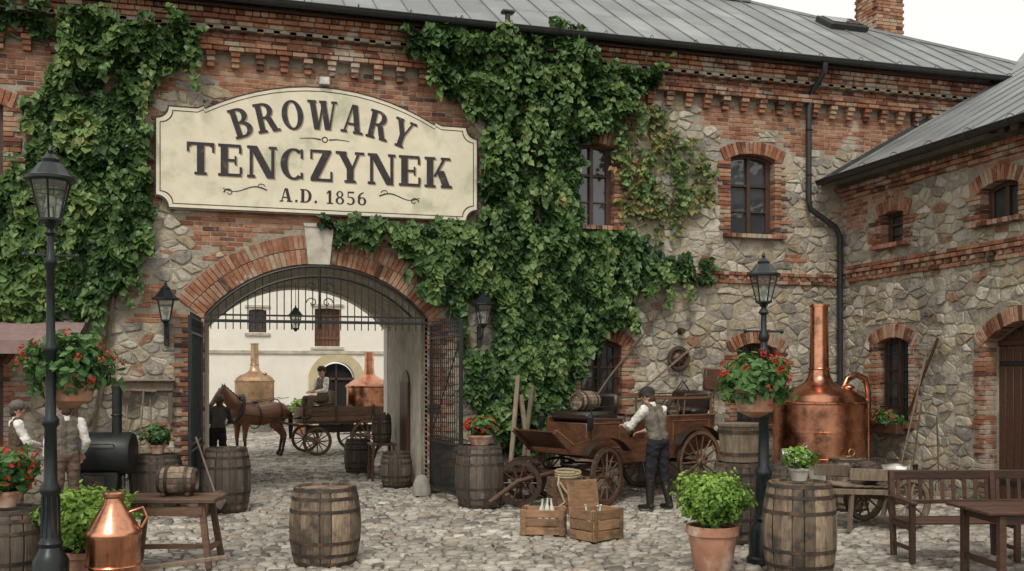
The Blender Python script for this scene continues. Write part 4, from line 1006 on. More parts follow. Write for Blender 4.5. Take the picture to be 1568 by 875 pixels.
CM_loc=(5.05,-1.42,0); CM_rz=rad(180+23)
q.done(loc=CM_loc,rz=CM_rz)
CM=Matrix.Translation(CM_loc)@Matrix.Rotation(CM_rz,4,'Z')
q=MB('small_keg'); barrel_geo(q,.62,.20,.16,M=RX90,c=(.05,.30,.20),nst=16,hoops=(.05,.25,.75,.95)); q.done(loc=CM@Vector((.15,0,1.0)),rz=CM_rz+rad(50),recalc=False)
q=MB('small_keg'); barrel_geo(q,.5,.17,.14,M=RY90,c=(-.25,0,.17),nst=16,hoops=(.05,.25,.75,.95)); q.done(loc=CM@Vector((.95,.1,1.50)),rz=CM_rz+rad(5),recalc=False)
q=MB('small_keg'); barrel_geo(q,.5,.17,.14,M=RY90,c=(-.25,0,.17),nst=16,hoops=(.05,.25,.75,.95)); q.done(loc=CM@Vector((-.9,.2,1.36)),rz=CM_rz+rad(80),recalc=False)
q=MB('wooden_dolly_cart'); wheel(q,(0,0,.37),.37,Matrix.Rotation(rad(-20),4,'Z'),10,'wood_dark'); wheel(q,(.35,.8,.37),.37,Matrix.Rotation(rad(-20),4,'Z'),10,'wood_dark'); q.beam((-.05,-.08,.37),(.4,.9,.37),.06,.06,'wood_dark')
for k in(0,.3): q.beam((-.9,.35+k,.40),(.9,.15+k,.50),.05,.06,'wood_dark')
for k in range(5): q.beam((-.3+.2*k,.15,.53),(-.2+.2*k,.75,.53),.15,.025,'wood_dark')
q.done(loc=(2.95,-2.2,0))
# ------------------------------------------------------------------ crates
def crate(x,y,L,Wd,H,rz,name='wooden_crate',mat='crate_pine',lid=False):
    q=MB(name); n=max(2,int(H/.11)); hh=H/n
    for sx in(-1,1):
        for sy in(-1,1): q.box((sx*(L/2-.03),sy*(Wd/2-.03),H/2),(.04,.04,H-.004),mat,b=.004)
    for j in range(n):
        z=hh*(j+.5)
        for sy in(-1,1): q.box((0,sy*Wd/2,z),(L,.018,hh-.018),mat,b=.004)
        for sx in(-1,1): q.box((sx*L/2,0,z),(.018,Wd-.03,hh-.018),mat,b=.004)
    q.box((0,0,.02),(L-.03,Wd-.03,.02),mat)
    for sy in(-1,1):
        for sx in(-1,1): q.box((sx*(L/2-.04),sy*(Wd/2+.0165),H/2),(.06,.012,H),mat,b=.003)
    if lid: q.box((.06,Wd/2+.08,H*.95),(L,.03,H*1.7),mat,rot=(rad(-8),0,0),b=.006)
    return q.done(loc=(x,y,0),rz=rz)
crate(2.50,-4.85,.58,.42,.34,rad(-22)); crate(3.02,-5.45,.54,.42,.40,rad(24),lid=True); crate(3.45,-3.15,.56,.44,.54,rad(-8),mat='wood_brown')
q=MB('bottles')
rr=random.Random(4)
for (bx,by) in((2.44,-4.88),(2.55,-4.82),(3.0,-5.5),(3.08,-5.4),(2.9,-5.5),(2.62,-4.9)):
    q.M=Matrix.Translation((bx,by,.14))@Matrix.Rotation(rr.gauss(0,.25),4,'X')@Matrix.Rotation(rr.gauss(0,.25),4,'Y')
    q.lathe([(.035,0),(.037,.16),(.03,.2),(.014,.24),(.013,.30),(.017,.305),(.017,.32)],'glass_jar',12)
q.M=None; q.done()
q=MB('coiled_rope')
q.tube([(.2*math.cos(t*.5)*(1+.08*math.sin(t)),.17*math.sin(t*.5),.545+.003*t+.02*math.sin(t*.5)) for t in range(36)],.02,'rope',6); q.tube([(-.2,-.15,.58),(-.25,-.26,.46),(-.15,-.27,.2),(-.3,-.26,.1),(-.26,-.27,.03)],.018,'rope',6)
q.tube([(-.22+.44*t/10,-.26,.50-.22*math.sin(math.pi*t/10)) for t in range(11)],.018,'rope',6); q.done(loc=(3.45,-3.15,0))
# ------------------------------------------------------------------ bench and table
q=MB('garden_bench'); L=2.4
for x in(0,L/2,L):
    q.beam((x,0,0),(x,0,.66 if x!=L/2 else .44),.06,.06,'wood_dark'); q.beam((x,.48,0),(x,.56,.98),.06,.06,'wood_dark'); q.beam((x,0,.40),(x,.5,.40),.05,.06,'wood_dark'); q.beam((x,0,.15),(x,.5,.15),.04,.04,'wood_dark')
    if x!=L/2: q.beam((x,-.06,.67),(x,.54,.69),.075,.035,'wood_dark',b=.01)
for i in range(4): q.box((L/2,.03+.13*i,.445),(L+.06,.115,.028),'wood_dark',b=.006)
q.box((L/2,.555,.93),(L+.06,.035,.11),'wood_dark',b=.01); q.box((L/2,.53,.62),(L,.03,.05),'wood_dark',b=.008)
for i in range(18):
    x=.08+(L-.16)*i/17; q.beam((x,.53,.62),(x,.55,.90),.045,.016,'wood_dark')
q.done(loc=(5.80,-8.0,0),rz=rad(-14))
q=MB('wooden_table')
for i in range(6): q.box((.8,.07+.14*i,.735),(1.7,.134,.035),'wood_dark',b=.008)
for x in(.12,1.5):
    for y in(.08,.76): q.beam((x,y,.71),(x,y,0),.07,.07,'wood_dark')
q.box((.8,.08,.67),(1.4,.03,.1),'wood_dark'); q.box((.12,.42,.67),(.03,.68,.1),'wood_dark'); q.box((.12,.42,.2),(.04,.64,.06),'wood_dark')
q.done(loc=(5.68,-9.35,0),rz=rad(-12))
# ------------------------------------------------------------------ hand cart
q=MB('wooden_handcart')
for sy in(-1,1):
    q.beam((-1.3,sy*.3,.42),(.85,sy*.34,.56),.06,.07,'wood_grey'); q.beam((.55,sy*.33,.5),(.62,sy*.36,0),.05,.05,'wood_grey'); q.beam((-.6,sy*.32,.70),(.6,sy*.36,.78),.03,.16,'wood_grey')
    q.beam((-.1,sy*.3,.45),(-.0,sy*.3,.15),.05,.05,'wood_grey')
    wheel(q,(-.35,sy*.43,.36),.36,None,10,'wood_grey')
q.beam((-.35,-.5,.36),(-.35,.5,.36),.05,.05,'wood_grey')
for i in range(8): q.box((-.6+.17*i,0,.54+.011*i),(.16,.66,.025),'wood_grey',b=.004)
q.box((-.68,0,.66),(.03,.66,.2),'wood_grey',b=.005)
HL=(7.0,-5.55,0); HR=rad(186); q.done(loc=HL,rz=HR); HM=Matrix.Translation(HL)@Matrix.Rotation(HR,4,'Z')
q=MB('small_keg'); barrel_geo(q,.5,.17,.14,M=RY90,c=(-.25,0,.17),nst=16,mat='barrel_dark',hoops=(.05,.25,.75,.95)); q.done(loc=HM@Vector((.1,.1,.58)),rz=rad(30),recalc=False)
def milk_can(x,y,z,s=1,rot=None,mat='tin'):
    q=MB('milk_can'); q.lathe([(.13*s,0),(.14*s,.02*s),(.14*s,.30*s),(.12*s,.36*s),(.075*s,.42*s),(.07*s,.48*s),(.09*s,.51*s),(.09*s,.53*s),(.03*s,.55*s),(.0001,.55*s)],mat,24)
    for sx in(-1,1): q.tube([(sx*.12*s,0,.38*s),(sx*.17*s,0,.40*s),(sx*.17*s,0,.32*s),(sx*.14*s,0,.28*s)],.008,mat,6)
    q.done(loc=(x,y,z),rot=rot)
milk_can(*(HM@Vector((-.35,-.1,.72))),.8,(rad(80),0,.6)); milk_can(6.6,-4.5,0,1.1); milk_can(6.15,-4.75,.93,.8,(rad(88),0,1.2))
barrel(6.25,-4.75,.8,.32,.27,'barrel_dark'); barrel(7.8,-4.0,.8,.33,.28)
# ------------------------------------------------------------------ smoker stove
q=MB('iron_smoker_stove')
q.M=Matrix.Translation((0,0,.92)); q.lathe([(.05,-.42),(.30,-.40),(.32,-.36),(.32,.36),(.30,.40),(.05,.42)],'iron',28,M=RY90); q.M=None
q.box((-.1,0,.50),(.66,.44,.3),'iron',b=.02); q.box((-.1,-.23,.5),(.3,.02,.2),'rusty_iron',b=.01)
for x in(-.35,.3):
    for y in(-.18,.18): q.beam((x,y,.6),(x*1.1,y*1.3,0),.04,.04,'iron')
q.cyl((.16,0,1.15),(.16,0,1.92),.075,.07,'iron',14); q.lathe([(.085,0),(.085,.04)],'iron',14,c=(.16,0,1.9)); q.ring((.16,0,1.5),.08,.012,'iron')
q.tube([(-.2,-.28,1.05),(-.2,-.36,1.08),(.2,-.36,1.08),(.2,-.28,1.05)],.012,'rusty_iron',6)
q.done(loc=(-3.3,-1.3,0),rz=rad(-10))
# ------------------------------------------------------------------ tools
def rake(q,p0,p1,kind):
    q.cyl(p0,p1,.016,.014,'wood_grey',7); p0=Vector(p0);p1=Vector(p1); d=(p1-p0).normalized(); s=Vector((1,0,0)) if abs(d.x)<.8 else Vector((0,1,0)); s=(s-d*s.dot(d)).normalized()
    if kind=='fork':
        for k in(-1,0,1): q.tube([p1,p1+s*k*.07+d*.06,p1+s*k*.08+d*.3],.008,'rusty_iron',5)
    elif kind=='rake':
        q.beam(p1-s*.2,p1+s*.2,.03,.03,'wood_grey')
        for k in range(8): q.cyl(p1+s*(-.18+.05*k),p1+s*(-.18+.05*k)+Vector((0,-.08,0)),.006,.004,'wood_grey',5)
    elif kind=='shovel':
        n=d.cross(s); vs=[p1-s*.10,p1+s*.10,p1+s*.11+d*.2,p1+d*.3,p1-s*.11+d*.2]; q.add([v+n*.012 for v in vs]+[v-n*.012 for v in vs],[(0,1,2,3,4),(9,8,7,6,5),(0,1,6,5),(1,2,7,6),(2,3,8,7),(3,4,9,8),(4,0,5,9)],'rusty_iron')
q=MB('tool_rack'); q.box((-2.86,-.10,1.92),(.95,.09,.16),'wood_grey',b=.01); q.box((-2.86,-.14,2.02),(1.0,.2,.03),'wood_grey',b=.006)
for x in(-3.28,-2.44): q.beam((x,-.08,1.3),(x,-.08,2.0),.07,.06,'wood_grey')
rake(q,(-2.95,-.45,.02),(-2.85,-.16,1.85),'rake'); rake(q,(-2.65,-.5,.02),(-2.75,-.16,1.7),'fork'); rake(q,(-3.15,-.4,.02),(-3.1,-.16,1.6),'shovel'); q.done()
q=MB('leaning_poles')
for (a,b,c_) in((3.15,3.45,2.1),(3.35,3.72,1.9),(3.6,3.5,1.75)): q.beam((a,-.9,0),(b,-.5,c_),.075,.05,'wood_grey')
q.done()
q=MB('wall_farm_tools')
q.ring((6.78,-.12,2.42),.20,.045,'rusty_iron',RX90,24,6); q.lathe([(.05,0),(.16,.02),(.06,.1)],'wood_dark',16,c=(6.78,-.06,2.42),M=RX90)
for k in range(8):
    a=k*math.pi/4; q.cyl((6.78,-.12,2.42),(6.78+.2*math.cos(a),-.12,2.42+.2*math.sin(a)),.014,.014,'wood_dark',5)
q.beam((5.9,-.17,1.75),(7.45,-.17,2.95),.04,.035,'wood_grey'); q.cyl((6.85,-.05,2.95),(6.85,-.18,2.95),.07,.05,'rusty_iron')
q.tube([(6.72,-.14,1.55),(6.7,-.14,1.8),(6.85,-.14,2.0),(7.0,-.14,1.8),(6.98,-.14,1.55)],.015,'iron',6); q.ring((6.85,-.14,1.52),.14,.02,'wood_dark')
q.box((7.5,-.11,2.02),(.36,.1,.42),'wood_dark',b=.02,rot=(0,.1,0)); q.done()
q=MB('leaning_farm_tools')
rake(q,(10.1,-2.15,.02),(10.34,-2.7,2.55),'rake'); rake(q,(10.05,-2.9,1.6),(10.2,-2.5,.5),'shovel'); rake(q,(10.0,-3.35,1.4),(10.25,-3.1,.3),'fork'); q.beam((10.34,-2.2,1.4),(10.36,-2.95,2.75),.03,.05,'wood_dark')
q.done()
q=MB('guard_stone'); q.lathe([(.17,0),(.165,.12),(.13,.26),(.08,.34),(.0001,.36)],'stone_grey',14); q.done(loc=(1.74,-.30,0))
q=MB('wooden_bucket'); q.lathe([(.13,0),(.17,.3),(.165,.3),(.13,.03)],'wood_grey',16); q.ring((0,0,.24),.163,.008,'rusty_iron'); q.tube([(-.165,0,.28),(-.12,0,.42),(0,0,.48),(.12,0,.42),(.165,0,.28)],.006,'iron',5); q.done(loc=(-1.95,-1.9,0))
q=MB('leaning_shovel'); rake(q,(-2.0,-1.45,1.15),(-1.72,-1.9,.35),'shovel'); q.done()
q=MB('passage_bench')
for i in range(4): q.box((0,-.2+.13*i,.72),(.6,.12,.04),'wood_dark',b=.006)
for x in(-.25,.25):
    for y in(-.2,.2): q.beam((x,y,.7),(x*1.15,y*1.1,0),.05,.05,'wood_dark')
q.beam((-.27,0,.25),(.27,0,.25),.04,.04,'wood_dark'); q.done(loc=(1.45,2.4,0),rz=rad(90))
q=MB('wooden_ladder_rack')
for y in(-.25,.25): q.beam((-.25,y,0),(.18,y,1.3),.05,.05,'wood_dark')
for k in range(5): q.beam((-.22+.08*k,-.25,.15+.25*k),(-.22+.08*k,.25,.15+.25*k),.035,.035,'wood_dark')
q.done(loc=(1.55,3.5,0))
barrel(1.5,2.7,.55,.2,.17,'barrel_dark',z=.74,name='small_keg')
q=MB('canvas_awning'); q.add([(-6.6,-.05,3.0),(-3.72,-.05,3.0),(-3.72,-1.3,2.62),(-6.6,-1.3,2.62),(-3.72,-1.3,2.42),(-6.6,-1.3,2.42)],[(0,1,2,3),(3,2,4,5)],'awning',.5)
for x in(-6.5,-3.78): q.cyl((x,-1.28,0),(x,-1.28,2.62),.03,.03,'wood_dark')
q.done()
# ------------------------------------------------------------------ white building across the yard
wb=empty('white_brewhouse_building')
Y0=24.0
hol=[arch_poly(-.64,.06,3.85,4.75,.05),arch_poly(2.0,3.05,3.3,4.85,.04),arch_poly(2.15,3.65,-.1,2.05,.62),arch_poly(-3.2,-2.5,3.85,4.75,.05),arch_poly(5.2,5.9,3.85,4.75,.05)]
slab_with_holes('facade','whitewash',[(-16,-.3),(16,-.3),(16,8.2),(-16,8.2)],Y0,Y0+.6,hol,parent=wb)
def fwin(x0,x1,z0,z1,shut=False):
    w=MB('window'); cx,cz=(x0+x1)/2,(z0+z1)/2
    w.box((cx,Y0+.3,cz),(x1-x0+.05,.02,z1-z0+.1),'shutter' if shut else 'window_glass')
    if not shut:
        for x in(x0+.03,cx,x1-.03): w.box((x,Y0+.25,cz),(.06,.06,z1-z0),'wood_dark')
        for z in(z0+.03,cz,z1-.03): w.box((cx,Y0+.255,z),(x1-x0,.05,.05),'wood_dark')
    else:
        for i in range(7): w.box((x0+(x1-x0)*(i+.5)/7,Y0+.26,cz),((x1-x0)/7-.015,.04,z1-z0),'shutter',b=.006)
        w.box((cx,Y0+.22,z0+.35),(x1-x0,.03,.1),'shutter'); w.box((cx,Y0+.22,z1-.3),(x1-x0,.03,.1),'shutter')
    for (a,b,c_,d_) in((cx,z0-.08,x1-x0+.3,.12),(cx,z1+.12,x1-x0+.3,.1)): w.box((a,Y0-.03,b),(c_,.1,d_),'plaster',b=.01)
    w.done(parent=wb)
fwin(-.64,.06,3.85,4.8); fwin(2.0,3.05,3.3,4.89,True); fwin(-3.2,-2.5,3.85,4.8); fwin(5.2,5.9,3.85,4.8)
q=MB('portal')
q.prism(arch_poly(2.2,3.6,0,2.0,.6),Y0+.25,Y0+.3,'dark_room',.5)
a=arch_poly(2.15,3.65,0,2.05,.62,16)[1:]+[(2.15,0)]; o=arch_poly(1.75,4.05,0,2.1,.95,16)[1:]+[(1.75,0)]
n=len(a); q.add([(x,Y0-.05,z) for x,z in a]+[(x,Y0-.05,z) for x,z in o]+[(x,Y0+.01,z) for x,z in o],[(i,i+1,n+i+1,n+i) for i in range(n-1)]+[(n+i,n+i+1,2*n+i+1,2*n+i) for i in range(n-1)],'ochre_plaster',.5)
q.beam((2.9,Y0+.2,0),(2.9,Y0+.2,2.6),.08,.05,'wood_dark'); q.beam((2.15,Y0+.2,1.95),(3.65,Y0+.2,1.95),.05,.1,'wood_dark')
q.box((0,Y0-.03,3.05),(32,.08,.14),'plaster',b=.01); q.box((-7,Y0-.02,.3),(17.5,.07,.6),'stone_grey'); q.box((10.4,Y0-.02,.3),(12,.07,.6),'stone_grey')
q.add([(-16.5,Y0-.5,8.2),(16.5,Y0-.5,8.2),(16.5,Y0+6,12),(-16.5,Y0+6,12)],[(0,1,2,3)],'roof_metal',.5)
q.done(parent=wb,recalc=False)
# ------------------------------------------------------------------ figures
def capsule_mesh(caps,seg=14):
    V=[];F=[]
    for (a,ra,b,rb,m) in caps:
        a,b=Vector(a),Vector(b); d=b-a; L=d.length
        qn=Vector((0,0,1)).rotation_difference(d.normalized()).to_matrix() if L>1e-6 else Matrix.Identity(3)
        rings=[]; k=5
        for i in range(k+1):
            t=-math.pi/2+math.pi/2*i/k; rings.append((ra*math.cos(t),ra*math.sin(t)))
        for i in range(k+1):
            t=math.pi/2*i/k; rings.append((rb*math.cos(t),L+rb*math.sin(t)))
        o=len(V)
        for r,z in rings:
            for s_ in range(seg):
                an=2*math.pi*s_/seg; V.append(tuple(a+qn@Vector((max(r,1e-4)*math.cos(an),max(r,1e-4)*math.sin(an),z))))
        for j in range(len(rings)-1):
            for s_ in range(seg): F.append((o+j*seg+s_,o+j*seg+(s_+1)%seg,o+(j+1)*seg+(s_+1)%seg,o+(j+1)*seg+s_))
        F.append(tuple(o+s_ for s_ in range(seg))[::-1]); F.append(tuple(o+(len(rings)-1)*seg+s_ for s_ in range(seg)))
    return V,F
CLOTH={'shirt_white','vest_grey','vest_brown','trousers_dark','trousers_brown','apron','coat_dark'}
def figure(name,caps,loc,rz,voxel=.010,smooth=2,scale=1):
    V,F=capsule_mesh(caps); me=bpy.data.meshes.new(name); me.from_pydata(V,[],F); ob=bpy.data.objects.new(name,me); scene.collection.objects.link(ob)
    md=ob.modifiers.new('r','REMESH'); md.mode='VOXEL'; md.voxel_size=voxel; md.use_smooth_shade=True
    sm=ob.modifiers.new('s','SMOOTH'); sm.factor=.5; sm.iterations=smooth
    dg=bpy.context.evaluated_depsgraph_get(); m2=bpy.data.meshes.new_from_object(ob.evaluated_get(dg)); ob.modifiers.clear(); ob.data=m2
    n=len(m2.polygons); co=np.zeros(n*3); m2.polygons.foreach_get('center',co); co=co.reshape(-1,3)
    names=[]
    for c in caps:
        if c[4] not in names: names.append(c[4])
    def nearest(co):
        best=np.full(len(co),1e9); idx=np.zeros(len(co),int)
        for a,ra,b,rb,m in caps:
            a=np.array(a,float);b=np.array(b,float);d=b-a;LL=max(d.dot(d),1e-9)
            t=np.clip(((co-a)@d)/LL,0,1); dist=np.linalg.norm(co-(a+t[:,None]*d),axis=1)-(ra+(rb-ra)*t)
            k=dist<best-1e-5; best[k]=dist[k]; idx[k]=names.index(m)
        return idx
    idx=nearest(co)
    nv=len(m2.vertices); vc=np.zeros(nv*3); m2.vertices.foreach_get('co',vc); vc=vc.reshape(-1,3); vi=nearest(vc)
    vn=np.zeros(nv*3); m2.vertices.foreach_get('normal',vn); vn=vn.reshape(-1,3)
    cl=np.array([nm in CLOTH for nm in names])
    for i in np.nonzero(cl[vi])[0]:
        x,y,z=vc[i]; k=.014*mn.noise(Vector((x*9,y*9,z*15)))+.008*mn.noise(Vector((x*22+z*8,y*22,z*26)))
        vc[i]+=vn[i]*k
    m2.vertices.foreach_set('co',vc.reshape(-1))
    m2.materials.clear()
    for m in names: m2.materials.append(MATS[m])
    m2.polygons.foreach_set('material_index',idx.astype(np.int32)); m2.polygons.foreach_set('use_smooth',[True]*n)
    at=m2.attributes.new('tint','FLOAT','FACE'); at.data.foreach_set('value',[.5]*n); m2.update()
    ob.location=loc; ob.rotation_euler=(0,0,rz); ob.scale=(scale,)*3
    return ob
def person_caps(J,vest,shirt,trous,hat,boots='boots',tall=False,hair='hair',headturn=0,headpitch=0,apron=None,beard=False):
    C=[]
    def c(a,ra,b,rb,m): C.append((tuple(a),ra,tuple(b),rb,m))
    V=Vector
    pel,che,nk=V(J['pel']),V(J['chest']),V(J['neck'])
    shL,shR=V(J['shL']),V(J['shR']); sx=(shR-shL).normalized(); hx=(V(J['hipR'])-V(J['hipL'])).normalized()
    wa=pel.lerp(che,.42)
    c(pel-hx*.065,.112,pel+hx*.065,.112,trous)
    for sg in(-1,1):
        c(pel+hx*sg*.06+V((0,0,.07)),.108,wa+sx*sg*.058,.100,vest)
        c(wa+sx*sg*.058,.100,che+sx*sg*.078,.114,vest)
        c(che+sx*sg*.078,.110,nk+sx*sg*.06+V((0,0,-.05)),.07,vest)
    c(che.lerp(nk,.72)-sx*.11,.065,che.lerp(nk,.72)+sx*.11,.065,vest)
    c(shL.lerp(shR,.1),.058,nk-sx*.04,.05,vest); c(shR.lerp(shL,.1),.058,nk+sx*.04,.05,vest)
    c(nk-V((0,0,.02)),.062,nk+V((0,0,.02)),.058,shirt)
    for S in'LR':
        h,k,a=V(J['hip'+S]),V(J['knee'+S]),V(J['ank'+S]); c(h,.104,k,.077,trous)
        if tall: c(k,.074,k.lerp(a,.18),.072,trous); c(k.lerp(a,.22),.070,a,.054,boots)
        else: c(k,.077,a+V((0,0,.05)),.070,trous)
        f=V(J.get('toe'+S,(a.x+(.03 if S=='R' else -.03),a.y+.17,.035))); c(a,.048,a+V((0,-.03,-.05)),.042,boots); c(a+V((0,-.02,-.05)),.042,f,.032,boots)
        s,e,w=V(J['sh'+S]),V(J['el'+S]),V(J['wr'+S]); c(s,.070,e,.060,shirt); c(e,.061,e.lerp(w,.72),.047,shirt); c(e.lerp(w,.72),.033,w,.025,'skin')
        d=(w-e).normalized(); up=V((0,0,1)); sd=d.cross(up); sd=sd.normalized() if sd.length>.1 else V((0,1,0))
        if abs(d.z)>.75: sd=V((0,1,0))
        nrm=sd.cross(d).normalized(); inward=(V((pel.x,pel.y,w.z))-w)
        if nrm.dot(V((0,0,-1)))<0 and abs(d.z)<.75: nrm=-nrm
        if abs(d.z)>=.75 and nrm.dot(inward)<0: nrm=-nrm
        for o in(-.027,-.009,.009,.027): c(w+d*.01+sd*o*.6,.015,w+d*.085+sd*o,.0125,'skin')
        for o,l in((-.030,.062),(-.010,.075),(.010,.07),(.030,.055)):
            p0=w+d*.088+sd*o; p1=p0+d*l*.5+nrm*.010; p2=p1+d*l*.35+nrm*l*.45; c(p0,.0105,p1,.0100,'skin'); c(p1,.0100,p2,.009,'skin')
        th=sd*(.03 if (sd.dot(V((0,1,0)))>0) else -.03); p0=w+d*.03+th; p1=p0+d*.03+th*.8+nrm*.01; c(p0,.013,p1,.011,'skin'); c(p1,.011,p1+d*.03+nrm*.012,.0095,'skin')
    hd=V(J['head']); Rm=Matrix.Rotation(headturn,3,'Z')@Matrix.Rotation(headpitch,3,'X')
    def H(x,y,z): return hd+Rm@V((x,y,z))
    c(nk,.056,H(0,-.01,-.06),.052,'skin')
    c(H(0,-.015,.01),.090,H(0,.005,.02),.088,'skin'); c(H(0,.01,-.03),.074,H(0,.035,-.075),.042,'skin'); c(H(-.035,.01,-.05),.045,H(.035,.01,-.05),.045,'skin')
    c(H(0,.088,.005),.010,H(0,.108,-.022),.013,'skin'); c(H(-.04,.068,.022),.016,H(.04,.068,.022),.016,'skin')
    c(H(-.018,.083,-.050),.0085,H(.018,.083,-.050),.0085,'lips')
    for sg in(-1,1):
        c(H(sg*.092,-.01,.012),.016,H(sg*.090,-.012,-.02),.011,'skin'); c(H(sg*.032,.083,.006),.0095,H(sg*.036,.082,.006),.0095,'eye')
    c(H(0,-.035,.02),.086,H(0,-.045,-.03),.070,hair); c(H(-.03,-.02,.045),.082,H(.03,-.02,.045),.082,hair)
    if beard: c(H(-.02,.07,-.035),.014,H(.02,.07,-.035),.014,hair)
    if hat:
        c(H(-.02,-.02,.075),.094,H(.02,-.015,.075),.094,hat); c(H(0,-.05,.07),.085,H(0,.05,.078),.075,hat)
        for xx in(-.05,0,.05): c(H(xx,.06,.062),.014,H(xx*.8,.125-abs(xx)*.4,.045),.010,hat)
    if apron: c(pel+V((-.06,.06,.02)),.085,V((pel.x-.08,pel.y+.1,.5)),.07,apron); c(pel+V((.06,.06,.02)),.085,V((pel.x+.08,pel.y+.1,.5)),.07,apron)
    return C
BASE=dict(pel=(0,0,.96),chest=(0,.01,1.30),neck=(0,-.005,1.49),head=(0,.02,1.62),hipL=(-.09,0,.92),hipR=(.09,0,.92),kneeL=(-.11,.02,.50),kneeR=(.11,.02,.50),ankL=(-.13,-.02,.10),ankR=(.13,-.02,.10),
 shL=(-.185,-.01,1.43),shR=(.185,-.01,1.43),elL=(-.25,-.03,1.14),elR=(.25,-.03,1.14),wrL=(-.25,.10,.92),wrR=(.25,.10,.92))
def J(**k): d=dict(BASE); d.update(k); return d
figure('worker_man',person_caps(J(pel=(0,-.01,.97),chest=(0,.06,1.30),neck=(0,.12,1.48),head=(-.01,.19,1.60),shL=(-.185,.09,1.43),shR=(.185,.08,1.42),elL=(-.27,.28,1.20),elR=(.26,.20,1.16),wrL=(-.17,.50,1.20),wrR=(.12,.42,1.10),kneeL=(-.10,.05,.52),kneeR=(.12,-.0,.50),ankL=(-.12,.04,.10),ankR=(.15,-.08,.10)),
  'vest_grey','shirt_white','trousers_dark','cap_dark',tall=True,headpitch=-.35,headturn=.25),(4.92,-3.2,0),rad(22),.009,2,1.09)
figure('worker_man',person_caps(J(elR=(.26,-.06,1.15),wrR=(.24,.12,.96)),'vest_grey','shirt_white','trousers_brown',None),(-3.74,-2.1,0),rad(20),.010,2,1.0)
figure('worker_man',person_caps(J(elR=(.24,.10,1.16),wrR=(.10,.32,1.10),elL=(-.24,.08,1.16),wrL=(-.06,.33,1.06)),'vest_brown','shirt_white','trousers_brown','cap_grey',headpitch=-.2,apron='apron'),(-4.45,-1.7,0),rad(-70),.010,2,.98)
figure('worker_man',person_caps(J(chest=(0,.08,1.28),neck=(0,.15,1.45),head=(0,.2,1.57),shL=(-.185,.1,1.40),shR=(.185,.1,1.40),elL=(-.25,.2,1.14),elR=(.25,.2,1.14),wrL=(-.15,.42,1.08),wrR=(.15,.42,1.08)),'apron','coat_dark','trousers_dark','cap_grey'),(-1.72,4.9,0),rad(-10),.012,2,.97)
# ------------------------------------------------------------------ wagon, driver, horse
q=MB('horse_wagon')
q.box((0,0,.86),(2.7,1.1,.07),'wood_dark')
for sy in(-1,1):
    for k in range(3): q.box((0,sy*.58,.95+.13*k),(2.7,.03,.12),'wood_brown',b=.006)
    for x in(-1.3,-.5,.5,1.3): q.beam((x,sy*.61,.84),(x,sy*.64,1.32),.05,.04,'wood_dark')
    wheel(q,(-.3,sy*.72,.47),.47,None,12,'wood_brown'); wheel(q,(1.05,sy*.72,.38),.38,None,12,'wood_brown')
    q.tube([(1.3,sy*.32,.75),(2.2,sy*.36,.92),(3.2,sy*.30,1.02)],.03,'wood_brown',7)
q.beam((-.3,-.7,.47),(-.3,.7,.47),.07,.07,'wood_dark'); q.beam((1.05,-.7,.40),(1.05,.7,.40),.07,.07,'wood_dark'); q.beam((-.8,0,.66),(1.2,0,.66),.1,.2,'wood_dark')
q.box((.75,0,1.34),(.40,1.15,.05),'wood_dark',b=.01); q.box((.56,0,1.52),(.04,1.15,.34),'wood_brown',b=.01); q.box((1.38,0,1.05),(.04,1.05,.4),'wood_brown',b=.01)
q.M=Matrix.Translation((-.55,0,.9))@Matrix.Diagonal((1,.85,1,1))
q.lathe([(.58,0),(.62,.04),(.62,.86),(.65,.88),(.65,.92),(.61,.95),(.46,1.06),(.26,1.14),(.16,1.22),(.13,1.40),(.12,1.78),(.14,1.78),(.14,1.83),(.10,1.83)],'copper',36); q.M=None
WLOC=(1.68,9.55,0); WRZ=rad(180+8); q.done(loc=WLOC,rz=WRZ)
WMx=Matrix.Translation(WLOC)@Matrix.Rotation(WRZ,4,'Z')
dp_=WMx@Vector((.80,.30,0))
figure('wagon_driver',person_caps(J(pel=(0,0,.12),chest=(0,.02,.46),neck=(0,.03,.65),head=(0,.05,.78),hipL=(-.09,.02,.10),hipR=(.09,.02,.10),kneeL=(-.13,.44,.12),kneeR=(.13,.44,.12),ankL=(-.13,.50,-.28),ankR=(.13,.50,-.28),toeL=(-.14,.66,-.36),toeR=(.14,.66,-.36),
  shL=(-.185,.02,.59),shR=(.185,.02,.59),elL=(-.26,.10,.32),elR=(.26,.10,.32),wrL=(-.10,.34,.30),wrR=(.10,.34,.30)),'vest_grey','shirt_white','trousers_brown','cap_dark',beard=True,headturn=.5),(dp_.x,dp_.y,1.36),WRZ-math.pi/2+.35,.012,2,1.05)
hc=[]
def h(a,ra,b,rb,m='horse_coat'): hc.append((a,ra,b,rb,m))
for sy in(-1,1):
    h((.50,sy*.07,1.14),.25,(.0,sy*.08,1.10),.27); h((.0,sy*.08,1.10),.27,(-.55,sy*.09,1.20),.26); h((-.5,sy*.1,1.2),.24,(-.72,sy*.07,1.15),.19)
h((.5,0,1.30),.18,(.25,0,1.38),.12); h((.62,0,1.12),.23,(.72,0,1.22),.19)
h((.60,0,1.25),.23,(.88,0,1.52),.16); h((.88,0,1.52),.16,(1.06,0,1.78),.105); h((.66,0,1.35),.17,(.95,0,1.72),.09)
h((1.08,0,1.80),.098,(1.22,0,1.66),.092); h((1.22,0,1.66),.088,(1.42,0,1.42),.058); h((1.15,0,1.68),.085,(1.26,0,1.56),.065); h((1.42,0,1.42),.058,(1.46,0,1.36),.052,'horse_black')
